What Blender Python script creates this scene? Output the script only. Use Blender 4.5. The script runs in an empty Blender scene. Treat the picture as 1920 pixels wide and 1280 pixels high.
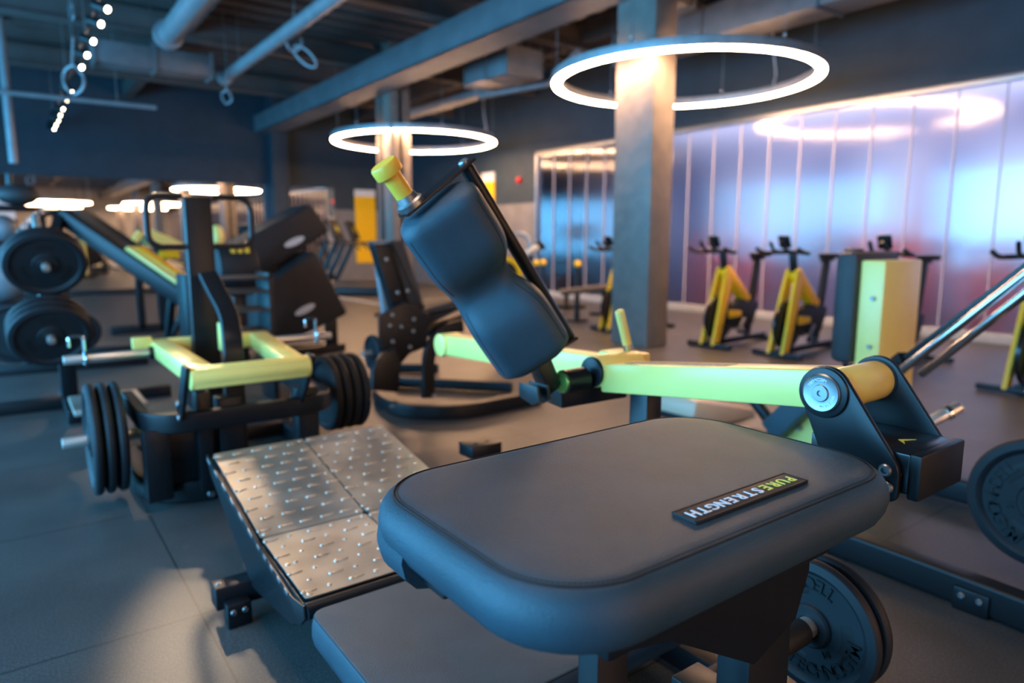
import bpy, bmesh, math, random
from mathutils import Vector, Matrix, Euler
random.seed(7)
SC = bpy.context.scene; COL = SC.collection; PI = math.pi
V = Vector

# ---------------------------------------------------------------- camera
F, H = 1280.0, 1.15
PITCH, YAW = math.atan(191 / 1280), math.radians(36.3)
FW = V((math.sin(YAW) * math.cos(PITCH), math.cos(YAW) * math.cos(PITCH), -math.sin(PITCH)))
RT = V((math.cos(YAW), -math.sin(YAW), 0)); UP = RT.cross(FW); CAMP = V((0, 0, H))
cd = bpy.data.cameras.new('camera'); cam = bpy.data.objects.new('camera', cd); COL.objects.link(cam)
cam.matrix_world = Matrix.Translation(CAMP) @ Matrix((RT, UP, -FW)).transposed().to_4x4()
cd.lens = 24; cd.sensor_width = 36; cd.clip_start = .05; cd.clip_end = 100
cd.dof.use_dof = True; cd.dof.focus_distance = 1.18; cd.dof.aperture_fstop = 2.2
SC.camera = cam
SC.view_settings.view_transform = 'Standard'; SC.view_settings.look = 'None'
SC.view_settings.gamma = 1; SC.view_settings.use_curve_mapping = False
SC.view_settings.exposure = 0.2

# ---------------------------------------------------------------- world and lights
w = bpy.data.worlds.new('world'); SC.world = w; w.use_nodes = True
bg = w.node_tree.nodes['Background']; bg.inputs[0].default_value = (.25, .5, 1, 1); bg.inputs[1].default_value = .015

def area(name, loc, rot, sx, sy, power, color):
    l = bpy.data.lights.new(name, 'AREA'); l.shape = 'RECTANGLE'; l.size = sx; l.size_y = sy
    l.energy = power; l.color = color
    o = bpy.data.objects.new(name, l); COL.objects.link(o); o.location = loc; o.rotation_euler = rot
    return o
# daylight through the window band of the left wall; plus an added fill lamp behind the camera
area('daylight_left', (-3.85, 4.2, 1.75), (0, math.radians(-90), 0), 2.6, 11.0, 1050, (.15, .56, 1))
area('daylight_left_far', (-3.85, 12.6, 1.75), (0, math.radians(-90), 0), 2.6, 6.0, 260, (.08, .56, 1))
area('daylight_rear_added_fill', (-1.0, -6.8, 2.2), (math.radians(90), 0, 0), 3.0, 2.0, 10, (.5, .7, 1))
# unseen warm overhead fill, added to light the pad tops and lime arm
area('ceiling_lamp_near_added_fill', (.6, 1.9, 4.2), (0, 0, 0), 1.2, 1.2, 50, (1, .74, .55))

area('daylight_passage_added_fill', (10.2, 3.0, 3.4), (0, 0, 0), 1.6, 14.0, 190, (.72, .74, 1))  # lamp added under the passage ceiling to brighten its outer wall
def spot(loc, tgt, power, color, ang=50):
    l = bpy.data.lights.new('track_beam', 'SPOT'); l.energy = power; l.color = color; l.spot_size = math.radians(ang); l.spot_blend = .6; l.shadow_soft_size = .05
    o = bpy.data.objects.new('track_beam', l); COL.objects.link(o); o.location = loc
    o.rotation_euler = (Vector(tgt) - Vector(loc)).to_track_quat('-Z', 'Y').to_euler()
for y_, tg, pw, an in ((7.0, (.70, 2.35, .35), 320, 12), (7.75, (.60, 2.0, .35), 110, 12), (9.05, (1.5, 5.5, 0), 120, 40), (10.45, (1.2, 8.5, 0), 120, 40)): spot((.94, y_ - .06, 3.26), tg, pw, (1, .72, .46), an)

# ---------------------------------------------------------------- pixel helpers (pixel of the 1920x1280 frame -> point on a plane of the room)
def ray(x, y): return FW * F + RT * (x - 960) - UP * (y - 640)
def Zp(x, y, h): d = ray(x, y); return CAMP + d * ((h - H) / d.z)
def Xp(x, y, v): d = ray(x, y); return CAMP + d * (v / d.x)
def Yp(x, y, v): d = ray(x, y); return CAMP + d * (v / d.y)

# ---------------------------------------------------------------- materials
def newmat(name):
    m = bpy.data.materials.new(name); m.use_nodes = True
    nt = m.node_tree; return m, nt, nt.nodes['Principled BSDF']
def bump(nt, b, src, strength, dist=.001):
    n = nt.nodes.new('ShaderNodeBump'); n.inputs['Strength'].default_value = strength; n.inputs['Distance'].default_value = dist
    nt.links.new(src, n.inputs['Height']); nt.links.new(n.outputs[0], b.inputs['Normal'])
def tex(nt, kind, scale, coord='Object', **kw):
    tc = nt.nodes.new('ShaderNodeTexCoord'); t = nt.nodes.new('ShaderNodeTex' + kind)
    t.inputs['Scale'].default_value = scale
    for k, v in kw.items(): t.inputs[k].default_value = v
    nt.links.new(tc.outputs[coord], t.inputs['Vector']); return t
def ramp(nt, src, stops):
    r = nt.nodes.new('ShaderNodeValToRGB'); e = r.color_ramp.elements
    e[0].position, e[0].color = stops[0][0], (*stops[0][1], 1); e[1].position, e[1].color = stops[-1][0], (*stops[-1][1], 1)
    for p, c in stops[1:-1]: q = e.new(p); q.color = (*c, 1)
    nt.links.new(src, r.inputs[0]); return r
def mat(name, col, rough=.5, metal=0, noise=None, bmp=None, spec=.5, var=.12, coat=0):
    m, nt, b = newmat(name)
    b.inputs['Roughness'].default_value = rough; b.inputs['Metallic'].default_value = metal
    b.inputs['Specular IOR Level'].default_value = spec; b.inputs['Coat Weight'].default_value = coat
    t = tex(nt, 'Noise', noise or 12, Detail=3.0)
    c0 = tuple(c * (1 - var) for c in col); c1 = tuple(min(1, c * (1 + var)) for c in col)
    r = ramp(nt, t.outputs[0], [(.3, c0), (.7, c1)]); nt.links.new(r.outputs[0], b.inputs['Base Color'])
    if bmp:
        t2 = tex(nt, 'Noise', bmp[0], Detail=4.0); bump(nt, b, t2.outputs[0], bmp[1], bmp[2] if len(bmp) > 2 else .001)
    return m
def emit(name, col, s):
    m = bpy.data.materials.new(name); m.use_nodes = True; nt = m.node_tree; nt.nodes.clear()
    e = nt.nodes.new('ShaderNodeEmission'); o = nt.nodes.new('ShaderNodeOutputMaterial')
    e.inputs[0].default_value = (*col, 1); e.inputs[1].default_value = s; nt.links.new(e.outputs[0], o.inputs[0]); return m

M = {}
def leather(name, col, rough=.5):
    m, nt, b = newmat(name); b.inputs['Roughness'].default_value = rough
    t = tex(nt, 'Noise', 9, Detail=4.0); r = ramp(nt, t.outputs[0], [(.3, tuple(c * .85 for c in col)), (.7, tuple(c * 1.15 for c in col))])
    nt.links.new(r.outputs[0], b.inputs['Base Color'])
    v = tex(nt, 'Voronoi', 620); n = tex(nt, 'Noise', 260, Detail=5.0)
    a = nt.nodes.new('ShaderNodeMath'); a.operation = 'ADD'; nt.links.new(v.outputs[0], a.inputs[0]); nt.links.new(n.outputs[0], a.inputs[1])
    bump(nt, b, a.outputs[0], .6, .0008); return m
M['leather'] = leather('charcoal_leather', (.026, .056, .075))
M['leather_dark'] = leather('dark_leather', (.03, .032, .035), .5)
M['black'] = mat('black_powder_coat', (.007, .008, .010), .40, spec=.38, bmp=(500, .08, .0004))
M['blackgloss'] = mat('black_satin', (.01, .011, .014), .25)
M['rubber'] = mat('black_rubber', (.010, .012, .015), .6, spec=.4, bmp=(300, .1, .0005))
M['lime'] = mat('lime_yellow_paint', (1.0, .77, .21), .32, var=.03, bmp=(700, .03, .0003))
M['yellow'] = mat('sun_yellow_paint', (.95, .54, .006), .35, var=.04)
M['knob'] = mat('lemon_plastic', (1.0, .54, .05), .4, var=.03)
M['chrome'] = mat('chrome', (.75, .75, .76), .16, 1, var=.04)
M['steel'] = mat('grey_steel', (.34, .35, .36), .42, 1, var=.05)
M['white'] = mat('white_paint', (.75, .75, .75), .5, var=.03)
M['silver'] = mat('silver_print', (.55, .55, .56), .4, .3, var=.03)
M['boxblack'] = mat('matt_black_shell', (.013, .013, .015), .55, spec=.4, bmp=(200, .05, .0005))
M['wall'] = mat('navy_wall_paint', (.024, .042, .060), .7, noise=3, bmp=(60, .05, .002))
M['wallgrey'] = mat('grey_wall_paint', (.20, .19, .19), .7, noise=3, bmp=(60, .05, .002))
M['deck'] = mat('dark_ceiling_deck', (.10, .085, .08), .75, noise=4)
M['beam'] = mat('grey_painted_steel', (.15, .15, .16), .5, noise=3, bmp=(40, .1, .003))
M['duct'] = mat('galvanised_duct', (.2, .2, .21), .45, .3, noise=5)
M['pipe'] = mat('light_grey_pipe', (.3, .32, .34), .4, .2, noise=5)
M['column'] = mat('grey_wrapped_column', (.21, .18, .16), .48, noise=6, bmp=(7, .5, .02))
M['red'] = mat('red_plastic', (.6, .02, .02), .4)
M['skirt'] = mat('pale_skirting', (.45, .44, .42), .5, var=.04)
M['bluepad'] = mat('blue_grey_vinyl', (.06, .09, .12), .5)
M['thread'] = mat('black_thread', (.006, .006, .008), .7)
M['ringlight'] = emit('ring_diffuser', (1, .57, .31), 95)
M['spotglow'] = emit('spot_lens', (1, .80, .55), 25)
# steel tread plate
m, nt, b = newmat('brushed_tread_steel'); M['tread'] = m
b.inputs['Metallic'].default_value = .9; b.inputs['Roughness'].default_value = .34
t = tex(nt, 'Noise', 5, Detail=6.0); r = ramp(nt, t.outputs[0], [(.3, (.58, .50, .42)), (.7, (.80, .72, .62))]); nt.links.new(r.outputs[0], b.inputs['Base Color'])
r2 = ramp(nt, t.outputs[0], [(.3, (.34, .34, .34)), (.75, (.48, .48, .48))]); nt.links.new(r2.outputs[0], b.inputs['Roughness'])
# rubber tile floor
m, nt, b = newmat('rubber_tile_floor'); M['floor'] = m
tc = nt.nodes.new('ShaderNodeTexCoord'); mp = nt.nodes.new('ShaderNodeMapping'); mp.inputs['Location'].default_value = (-.39, -.16, 0)
nt.links.new(tc.outputs['Object'], mp.inputs[0])
br = nt.nodes.new('ShaderNodeTexBrick'); br.offset = 0; br.inputs['Scale'].default_value = 1; br.inputs['Mortar Size'].default_value = .0035
br.inputs['Brick Width'].default_value = 1; br.inputs['Row Height'].default_value = 1; br.inputs['Mortar Smooth'].default_value = .2
nt.links.new(mp.outputs[0], br.inputs['Vector'])
n1 = tex(nt, 'Noise', 2.2, Detail=5.0); n2 = tex(nt, 'Noise', 160, Detail=3.0)
ra = ramp(nt, n1.outputs[0], [(.3, (.062, .059, .057)), (.7, (.096, .092, .088))])
rb = ramp(nt, n2.outputs[0], [(.42, (.65, .65, .65)), (.7, (1.35, 1.35, 1.35))])
mx = nt.nodes.new('ShaderNodeMix'); mx.data_type = 'RGBA'; mx.blend_type = 'MULTIPLY'; mx.inputs[0].default_value = 1
nt.links.new(ra.outputs[0], mx.inputs[6]); nt.links.new(rb.outputs[0], mx.inputs[7])
m2 = nt.nodes.new('ShaderNodeMix'); m2.data_type = 'RGBA'; nt.links.new(br.outputs['Fac'], m2.inputs[0]); nt.links.new(mx.outputs[2], m2.inputs[6]); m2.inputs[7].default_value = (.02, .02, .02, 1)
nt.links.new(m2.outputs[2], b.inputs['Base Color']); b.inputs['Roughness'].default_value = .42
bump(nt, b, n2.outputs[0], .25, .001)
# mirror
m, nt, b = newmat('mirror_glass'); M['mirror'] = m
b.inputs['Metallic'].default_value = 1; b.inputs['Roughness'].default_value = .01; b.inputs['Base Color'].default_value = (.78, .82, .84, 1)
# translucent multiwall polycarbonate: see-through but strongly scattering, glossy skin, fine vertical ribs
m = bpy.data.materials.new('multiwall_polycarbonate'); m.use_nodes = True; nt = m.node_tree; nt.nodes.clear(); M['poly'] = m
out = nt.nodes.new('ShaderNodeOutputMaterial'); mixs = nt.nodes.new('ShaderNodeMixShader')
gl = nt.nodes.new('ShaderNodeBsdfGlossy'); rf = nt.nodes.new('ShaderNodeBsdfRefraction')
gl.inputs['Roughness'].default_value = .11; gl.inputs['Color'].default_value = (.9, .9, .95, 1)
rf.inputs['Roughness'].default_value = .65; rf.inputs['IOR'].default_value = 1.35; rf.inputs['Color'].default_value = (.80, .80, .92, 1)
wv = tex(nt, 'Wave', 14.0); wv.bands_direction = 'Y'; wv.wave_profile = 'SIN'
bp = nt.nodes.new('ShaderNodeBump'); bp.inputs['Strength'].default_value = .12; bp.inputs['Distance'].default_value = .002
nt.links.new(wv.outputs[0], bp.inputs['Height']); nt.links.new(bp.outputs[0], gl.inputs['Normal'])
mixs.inputs[0].default_value = .11
nt.links.new(rf.outputs[0], mixs.inputs[1]); nt.links.new(gl.outputs[0], mixs.inputs[2]); nt.links.new(mixs.outputs[0], out.inputs[0])
M['beige'] = mat('beige_vinyl_and_glare', (.72, .58, .42), .35, var=.03)  # on the roll pad this beige paints in warm glare
M['greensteel'] = mat('green_metal_cap', (.42, .55, .12), .3, .8)  # olive green metal for the roller pivot cap
M['satin'] = mat('satin_chrome', (.86, .82, .76), .36, .85, var=.03)
M['bluesteel'] = mat('slate_blue_steel', (.05, .07, .10), .4)
M['brownpad'] = mat('dark_brown_grey_rubber', (.06, .053, .05), .55)
M['olive'] = mat('olive_yellow_print', (.22, .24, .02), .5)
M['seam'] = mat('pale_joint_strip', (.55, .52, .6), .35, var=.03)
M['skyglow'] = emit('daylight_pane', (.66, .70, 1), 1.35)
M['winglow'] = emit('daylight_pane_left', (.06, .45, 1), 1.2)
M['outwall'] = mat('outer_lavender_wall', (.36, .33, .46), .8, noise=3)
M['outred'] = mat('outer_red_cabinet', (.85, .12, .10), .6)
M['outtan'] = mat('outer_tan_panel', (.5, .38, .26), .7)

# ---------------------------------------------------------------- mesh helpers
def M4(rot=None, loc=(0, 0, 0)):
    r = Euler(rot).to_matrix().to_4x4() if rot is not None and not isinstance(rot, Matrix) else (rot.to_4x4() if rot is not None else Matrix.Identity(4))
    return Matrix.Translation(V(loc)) @ r
class MB:
    def __init__(s): s.bm = bmesh.new()
    def merge(s, b2, mtx=None):
        if mtx is not None: b2.transform(mtx)
        me = bpy.data.meshes.new('tmp'); b2.to_mesh(me); b2.free(); s.bm.from_mesh(me); bpy.data.meshes.remove(me); return s
    def box(s, c, d, r=0, rot=None, seg=2):
        b = bmesh.new(); bmesh.ops.create_cube(b, size=1)
        for v in b.verts: v.co = V((v.co.x * d[0], v.co.y * d[1], v.co.z * d[2]))
        if r: bmesh.ops.bevel(b, geom=b.edges[:], offset=min(r, min(d) * .49), segments=seg, affect='EDGES', profile=.5)
        return s.merge(b, M4(rot, c))
    def bx(s, x0, x1, y0, y1, z0, z1, r=0, seg=2):
        return s.box(((x0 + x1) / 2, (y0 + y1) / 2, (z0 + z1) / 2), (abs(x1 - x0), abs(y1 - y0), abs(z1 - z0)), r, None, seg)
    def bar(s, p, q, w_, h_, up=(0, 0, 1), r=.004, ext=0):      # rectangular beam: w_ sideways, h_ along up
        p, q = V(p), V(q); t = (q - p); L = t.length + 2 * ext; t.normalize(); sd = t.cross(V(up))
        if sd.length < 1e-4: sd = t.cross(V((1, 0, 0)))
        sd.normalize(); u = sd.cross(t)
        mt = Matrix((sd, t, u)).transposed()
        return s.box((p + q) / 2, (w_, L, h_), r, mt)
    def cyl(s, p, q, r, r2=None, n=24, bev=0, cap=True):
        p, q = V(p), V(q); d = q - p; b = bmesh.new()
        bmesh.ops.create_cone(b, cap_ends=cap, segments=n, radius1=r, radius2=r if r2 is None else r2, depth=d.length)
        if bev:
            ed = [e for e in b.edges if abs(e.verts[0].co.z - e.verts[1].co.z) < 1e-6]
            bmesh.ops.bevel(b, geom=ed, offset=bev, segments=2, affect='EDGES', profile=.5)
        rm = V((0, 0, 1)).rotation_difference(d.normalized()).to_matrix()
        return s.merge(b, M4(rm, (p + q) / 2))
    def sph(s, c, r, sc=(1, 1, 1), rot=None):
        b = bmesh.new(); bmesh.ops.create_uvsphere(b, u_segments=20, v_segments=12, radius=r)
        for v in b.verts: v.co = V((v.co.x * sc[0], v.co.y * sc[1], v.co.z * sc[2]))
        return s.merge(b, M4(rot, c))
    def loft(s, loops, cap=True, closed=False):
        bm = s.bm; rows = [[bm.verts.new(p) for p in lp] for lp in loops]; n = len(rows[0])
        R = len(rows)
        for i in range(R if closed else R - 1):
            a, b = rows[i], rows[(i + 1) % R]
            for j in range(n): bm.faces.new((a[j], a[(j + 1) % n], b[(j + 1) % n], b[j]))
        if cap and not closed: bm.faces.new(rows[0][::-1]); bm.faces.new(rows[-1])
        return s
    def sweep(s, path, prof, up=(0, 0, 1), closed=False):
        P = [V(p) for p in path]; n = len(P); loops = []; up = V(up)
        for i in range(n):
            a = P[(i - 1) % n] if (closed or i) else None; b = P[(i + 1) % n] if (closed or i < n - 1) else None
            t = ((P[i] - a).normalized() if a is not None else V()) + ((b - P[i]).normalized() if b is not None else V())
            t.normalize(); k = 1
            if a is not None and b is not None: k = 1 / max(.5, t.dot((b - P[i]).normalized()))
            sd = t.cross(up)
            if sd.length < 1e-3: sd = t.cross(V((0, 1, .01)))
            sd.normalize(); u = sd.cross(t)
            loops.append([P[i] + sd * x * k + u * y for x, y in prof])
        return s.loft(loops, True, closed)
    def tube(s, path, r, n=14, up=(0, 0, 1), closed=False):
        return s.sweep(path, [(r * math.cos(2 * PI * i / n), r * math.sin(2 * PI * i / n)) for i in range(n)], up, closed)
    def rail(s, path, w_, h_, r=.01, up=(0, 0, 1), closed=False): return s.sweep(path, rrect(w_, h_, r), up, closed)
    def prism(s, pts, nrm, th, r=0):         # planar outline (3d points) extruded by th along nrm
        b = bmesh.new(); nrm = V(nrm).normalized()
        f = b.faces.new([b.verts.new(V(p) - nrm * th / 2) for p in pts])
        e = bmesh.ops.extrude_face_region(b, geom=[f]); bmesh.ops.translate(b, vec=nrm * th, verts=[v for v in e['geom'] if isinstance(v, bmesh.types.BMVert)])
        bmesh.ops.recalc_face_normals(b, faces=b.faces)
        if r:
            ed = [e for e in b.edges if len(e.link_faces) == 2 and abs((e.verts[0].co - e.verts[1].co).normalized().dot(nrm)) < .1]
            bmesh.ops.bevel(b, geom=ed, offset=r, segments=2, affect='EDGES', profile=.5)
        return s.merge(b)
    def lathe(s, prof, p, axis, n=48, ring=False):     # prof: (radius, height along axis)
        rm = V((0, 0, 1)).rotation_difference(V(axis).normalized()).to_matrix(); p = V(p); b = MB()
        b.loft([[V((r * math.cos(2 * PI * i / n), r * math.sin(2 * PI * i / n), h)) for i in range(n)] for r, h in prof], not ring, ring)
        return s.merge(b.bm, M4(rm, p))
    def build(s, name, m, parent=None, ang=35, sub=0):
        bm = s.bm; bmesh.ops.recalc_face_normals(bm, faces=bm.faces)
        me = bpy.data.meshes.new(name)
        base = V((0, 0, 0))
        if parent is not None:
            root = parent
            while root.parent: root = root.parent
            base = V(root['_base'])
        else:
            xs = [v.co for v in bm.verts]
            base = V(((min(c.x for c in xs) + max(c.x for c in xs)) / 2, (min(c.y for c in xs) + max(c.y for c in xs)) / 2, min(c.z for c in xs)))
        bmesh.ops.translate(bm, vec=-base, verts=bm.verts)
        bm.to_mesh(me); bm.free()
        for p in me.polygons: p.use_smooth = True
        me.set_sharp_from_angle(angle=math.radians(ang))
        me.materials.append(M[m] if isinstance(m, str) else m)
        o = bpy.data.objects.new(name, me); COL.objects.link(o)
        if parent is not None: o.parent = parent
        else: o.location = base
        if sub: md = o.modifiers.new('sub', 'SUBSURF'); md.levels = sub; md.render_levels = sub
        return o
def rrect(w_, h_, r, n=4):
    r = min(r, w_ * .49, h_ * .49); o = []
    for cx, cy, a0 in ((w_/2 - r, h_/2 - r, 0), (-w_/2 + r, h_/2 - r, 90), (-w_/2 + r, -h_/2 + r, 180), (w_/2 - r, -h_/2 + r, 270)):
        for i in range(n + 1): a = math.radians(a0 + 90 * i / n); o.append((cx + r * math.cos(a), cy + r * math.sin(a)))
    return o
def fillet(pts, r, n=6, closed=False):
    P = [V(p) for p in pts]; o = []; N = len(P)
    for i in range(N):
        if not closed and i in (0, N - 1): o.append(P[i]); continue
        a, b, c = P[(i - 1) % N], P[i], P[(i + 1) % N]; d1, d2 = (a - b).normalized(), (c - b).normalized()
        k = min(r, (a - b).length * .48, (c - b).length * .48); s_, e_ = b + d1 * k, b + d2 * k
        for j in range(n + 1): t = j / n; o.append(s_ * (1 - t) ** 2 + b * 2 * t * (1 - t) + e_ * t * t)
    return o
def thing(name, loc, label, cat, group=None):
    o = bpy.data.objects.new(name, None); COL.objects.link(o); o.location = loc; o.empty_display_size = .1
    o['_base'] = tuple(loc); o['label'] = label; o['category'] = cat
    if group: o['group'] = group
    return o
def tag(o, label, cat, group=None):
    o['label'] = label; o['category'] = cat
    if group: o['group'] = group
    return o
def struct(o): o['kind'] = 'structure'; return o
def plab(o, l): o['label'] = l; return o
def kids(o): return [c for c in COL.objects if c.parent == o]
def dup(root, loc, label, rz=None, group=None):
    c = root.copy(); COL.objects.link(c); c.location = loc; c['label'] = label; c['_base'] = tuple(loc)
    if rz is not None: c.rotation_euler.z = rz
    if group: c['group'] = group
    for ch in kids(root):
        d = ch.copy(); COL.objects.link(d); d.parent = c
        for g in kids(ch): e = g.copy(); COL.objects.link(e); e.parent = d
    return c
def text_bm(txt, size, depth=.0006):
    cu = bpy.data.curves.new('t', 'FONT'); cu.body = txt; cu.size = size; cu.extrude = depth; cu.align_x = 'CENTER'; cu.align_y = 'CENTER'; cu.resolution_u = 3
    cu.offset = size * .012
    o = bpy.data.objects.new('t', cu); COL.objects.link(o)
    me = bpy.data.meshes.new_from_object(o.evaluated_get(bpy.context.evaluated_depsgraph_get()))
    b = bmesh.new(); b.from_mesh(me); bpy.data.objects.remove(o); bpy.data.curves.remove(cu); bpy.data.meshes.remove(me); return b

# ================================================================ THE ROOM
WX, FY, LX, BY, CZ = 8.81, 16.8, -4.0, -16.0, 4.5
def slab(name, a, m): return struct(MB().bx(*a).build(name, m))
slab('floor', (LX - .1, WX + 3.3, BY - .1, FY + .1, -.1, 0), 'floor')
# put object origin of floor at the world origin so tile seams fall where they should
f = bpy.data.objects['floor']; off = f.location.copy(); f.data.transform(Matrix.Translation(off)); f.location = (0, 0, 0)
c = MB(); c.bx(LX - .1, WX + .3, BY - .1, FY + .1, CZ, CZ + .1)
for i in range(82): c.bx(LX, WX, BY + .4 * i, BY + .4 * i + .18, CZ - .09, CZ, .0)
struct(c.build('ceiling', 'deck'))
PT, PE = 2.83, 11.1     # panel top, panel end
r = MB(); r.bx(WX, WX + .12, BY, FY, PT + .04, CZ); r.bx(WX, WX + .12, PE + .03, FY, 1.9, PT + .04)
struct(r.build('wall_right', 'wall'))
struct(MB().bx(WX, WX + .12, PE + .03, FY, 0, 1.9).bx(WX, WX + .12, BY, PE + .03, 0, .02).build('wall_right', 'wallgrey'))
struct(MB().bx(WX - .03, WX + .02, BY, PE + .03, 0, .12, .004).build('baseboard_right', 'skirt'))
struct(MB().bx(WX - .03, WX + .05, BY, PE + .06, PT, PT + .07, .004).bx(WX - .03, WX + .05, PE, PE + .06, .12, PT).build('trim_1', 'steel'))
pn = MB().bx(WX + .02, WX + .021, BY, PE, .12, PT); 
b = bmesh.new(); vs = [b.verts.new(p) for p in ((WX + .02, BY, .12), (WX + .02, PE, .12), (WX + .02, PE, PT), (WX + .02, BY, PT))]; b.faces.new(vs)
pn.bm.free(); pn.bm = b; win = struct(pn.build('window_1', 'poly'))
js = MB()
y = PE - .49
while y > BY: js.bx(WX - .002, WX + .018, y - .007, y + .007, .12, PT); y -= .475
struct(js.build('trim_2', 'seam'))
# the daylit passage behind the translucent wall
XO = WX + 2.6
struct(MB().bx(XO, XO + .1, BY, 16.2, 0, 3.6).bx(WX + .12, XO, 16.1, 16.2, 0, 3.6).bx(WX + .12, XO, BY, BY + .1, 0, 3.6).bx(WX + .12, XO, BY, 16.2, 3.5, 3.6).build('wall_passage', 'outwall'))
k = 2
def wy(px): return Xp(px, 400, XO).y
for (y0, y1, z0, z1) in ((wy(1172), wy(1012), 1.25, 2.1), (wy(1455), wy(1288), 1.15, 2.5), (wy(1558), wy(1470), 1.3, 2.2), (wy(1705), wy(1570), 1.15, 2.75), (wy(1960), wy(1785), 1.1, 2.7), (-.9, .9, .9, 2.6), (-3.6, -1.4, .9, 2.6)):
    fr = MB(); ym = (y0 + y1) / 2; zm = z0 + (z1 - z0) * .55
    for a in ((y0 - .06, y0, z0, z1), (y1, y1 + .06, z0, z1), (ym - .04, ym + .04, z0, z1), (y0, y1, z0 - .06, z0), (y0, y1, z1, z1 + .06), (y0, y1, zm - .03, zm + .03)):
        fr.bx(XO - .06, XO, a[0], a[1], a[2], a[3])
    wf = struct(fr.build('window_%d' % k, 'beam')); k += 1
    MB().bx(XO - .02, XO - .01, y0, y1, z0, z1).build('pane', 'skyglow', None) if 0 else None
    p_ = MB().bx(XO - .025, XO - .005, y0, y1, z0, z1); wf['_base'] = tuple(wf.location); p_.build('pane', 'skyglow', wf)
def cy_(px): return Xp(px, 480, WX + 1.2).y
for i, (y0, y1, z1) in enumerate(((cy_(1400), cy_(1285), 1.2), (cy_(1715), cy_(1590), 1.2), (cy_(1880), cy_(1800), .85))):
    t_ = MB().bx(WX + .9, WX + 1.4, y0, y1, 0, z1, .02); t_.build('passage_cabinet', 'outred')
    tag(COL.objects[-1] if 0 else bpy.context.scene.objects[t_ and sorted([o.name for o in COL.objects if o.name.startswith('passage_cabinet')])[-1]],
        ['red cabinet blurred behind the translucent wall, left of the first exercise bike', 'wide red cabinet blurred behind the translucent wall beside the lime tower', 'red cabinet blurred behind the translucent wall by the rightmost bike'][i], 'cabinet')
# far wall with mirrors
MT, MX = 2.42, 6.76
struct(MB().bx(LX - .1, WX, FY, FY + .12, MT, CZ).bx(MX, WX, FY, FY + .12, 1.9, MT).build('wall_far', 'wall'))
struct(MB().bx(MX, WX, FY, FY + .12, 0, 1.9).bx(LX - .1, MX, FY + .02, FY + .12, 0, MT).build('wall_far', 'wallgrey'))
tag(MB().bx(-.15, 5.12, FY - .015, FY, .1, MT).build('wall_mirror', 'mirror'), 'long wall mirror left of the far dark column, reflecting warm lights', 'mirror')
tag(MB().bx(5.6, MX, FY - .015, FY, .1, MT).build('wall_mirror', 'mirror'), 'narrow wall mirror right of the far dark column, beside the treadmills', 'mirror')
struct(MB().bx(-.15, MX, FY - .03, FY, 0, .1, .004).build('baseboard_far', 'black'))
# left wall: pier, sill and lintel around a long window band (outside the frame, lights the hall)
lw = MB(); lw.bx(LX - .12, LX, BY, FY, 0, .5); lw.bx(LX - .12, LX, BY, FY, 3.1, CZ); lw.bx(LX - .12, LX, 15.8, FY, .5, 3.1); lw.bx(LX - .12, LX, BY, -2.6, .5, 3.1)
struct(lw.build('wall_left', 'wall'))
wl = MB()
for y in [-2.6 + 1.4 * i for i in range(14)]: wl.bx(LX - .1, LX - .02, y - .03, y + .03, .5, 3.1)
wlo = struct(wl.build('window_9', 'beam')); wlo['_base'] = tuple(wlo.location)
MB().bx(LX - .1, LX - .08, -2.6, 15.8, .5, 3.1).build('pane', 'winglow', wlo)
struct(MB().bx(LX, WX, BY - .12, BY, 0, CZ).build('wall_rear', 'wallgrey'))

# ---- columns
def column(x0, x1, y0, y1, n, lab, web=False):
    t = MB()
    if web:
        t.bx(x0, x1, y0, y0 + .05, 0, CZ, .006); t.bx(x0, x1, y1 - .05, y1, 0, CZ, .006); t.bx((x0 + x1) / 2 - .03, (x0 + x1) / 2 + .03, y0, y1, 0, CZ)
        t.bx(x0 + .02, x0 + .1, y0 + .1, y1 - .2, 0, CZ, .02)
    else: t.bx(x0, x1, y0, y1, 0, CZ, .012)
    return struct(t.build('column', 'column'))
column(5.42, 5.75, 4.96, 5.5, 0, '')
column(5.42, 5.8, 10.85, 11.4, 0, '', True)
struct(MB().bx(5.13, 5.52, 16.35, 16.75, 0, CZ, .01).build('column', 'wall'))
for y_ in (-.9, -6.9, -12.9): column(5.42, 5.75, y_, y_ + .5, 0, '')
# ---- ceiling steel: long beam over the columns, cross beams, ducts
bb = MB(); bb.bx(4.9, 4.94, BY, FY, 3.6, 3.98); bb.bx(4.9, 5.42, BY, FY, 3.6, 3.63); bb.bx(4.9, 5.42, BY, FY, 3.95, 3.98); bb.bx(5.38, 5.42, BY, FY, 3.6, 3.68)
for y in range(-5, 17, 2): bb.bx(4.93, 5.4, y, y + .02, 3.6, 3.98)
struct(bb.build('ceiling_beam', 'beam'))
cb = MB()
for y in (-13.0, -9.0, -5.0, -1.0, 2.2, 5.2, 8.1, 11.1, 14.2):
    cb.bx(LX, WX, y, y + .22, 4.28, 4.31); cb.bx(LX, WX, y + .09, y + .12, 4.0, 4.31); cb.bx(LX, WX, y, y + .22, 4.0, 4.03)
struct(cb.build('ceiling_beam', 'deck'))
ob = MB()
for x in (-1.6, 2.25, 7.3): ob.bx(x, x + .18, BY, FY, 4.1, 4.4)
struct(ob.build('ceiling_beam', 'deck'))
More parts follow.
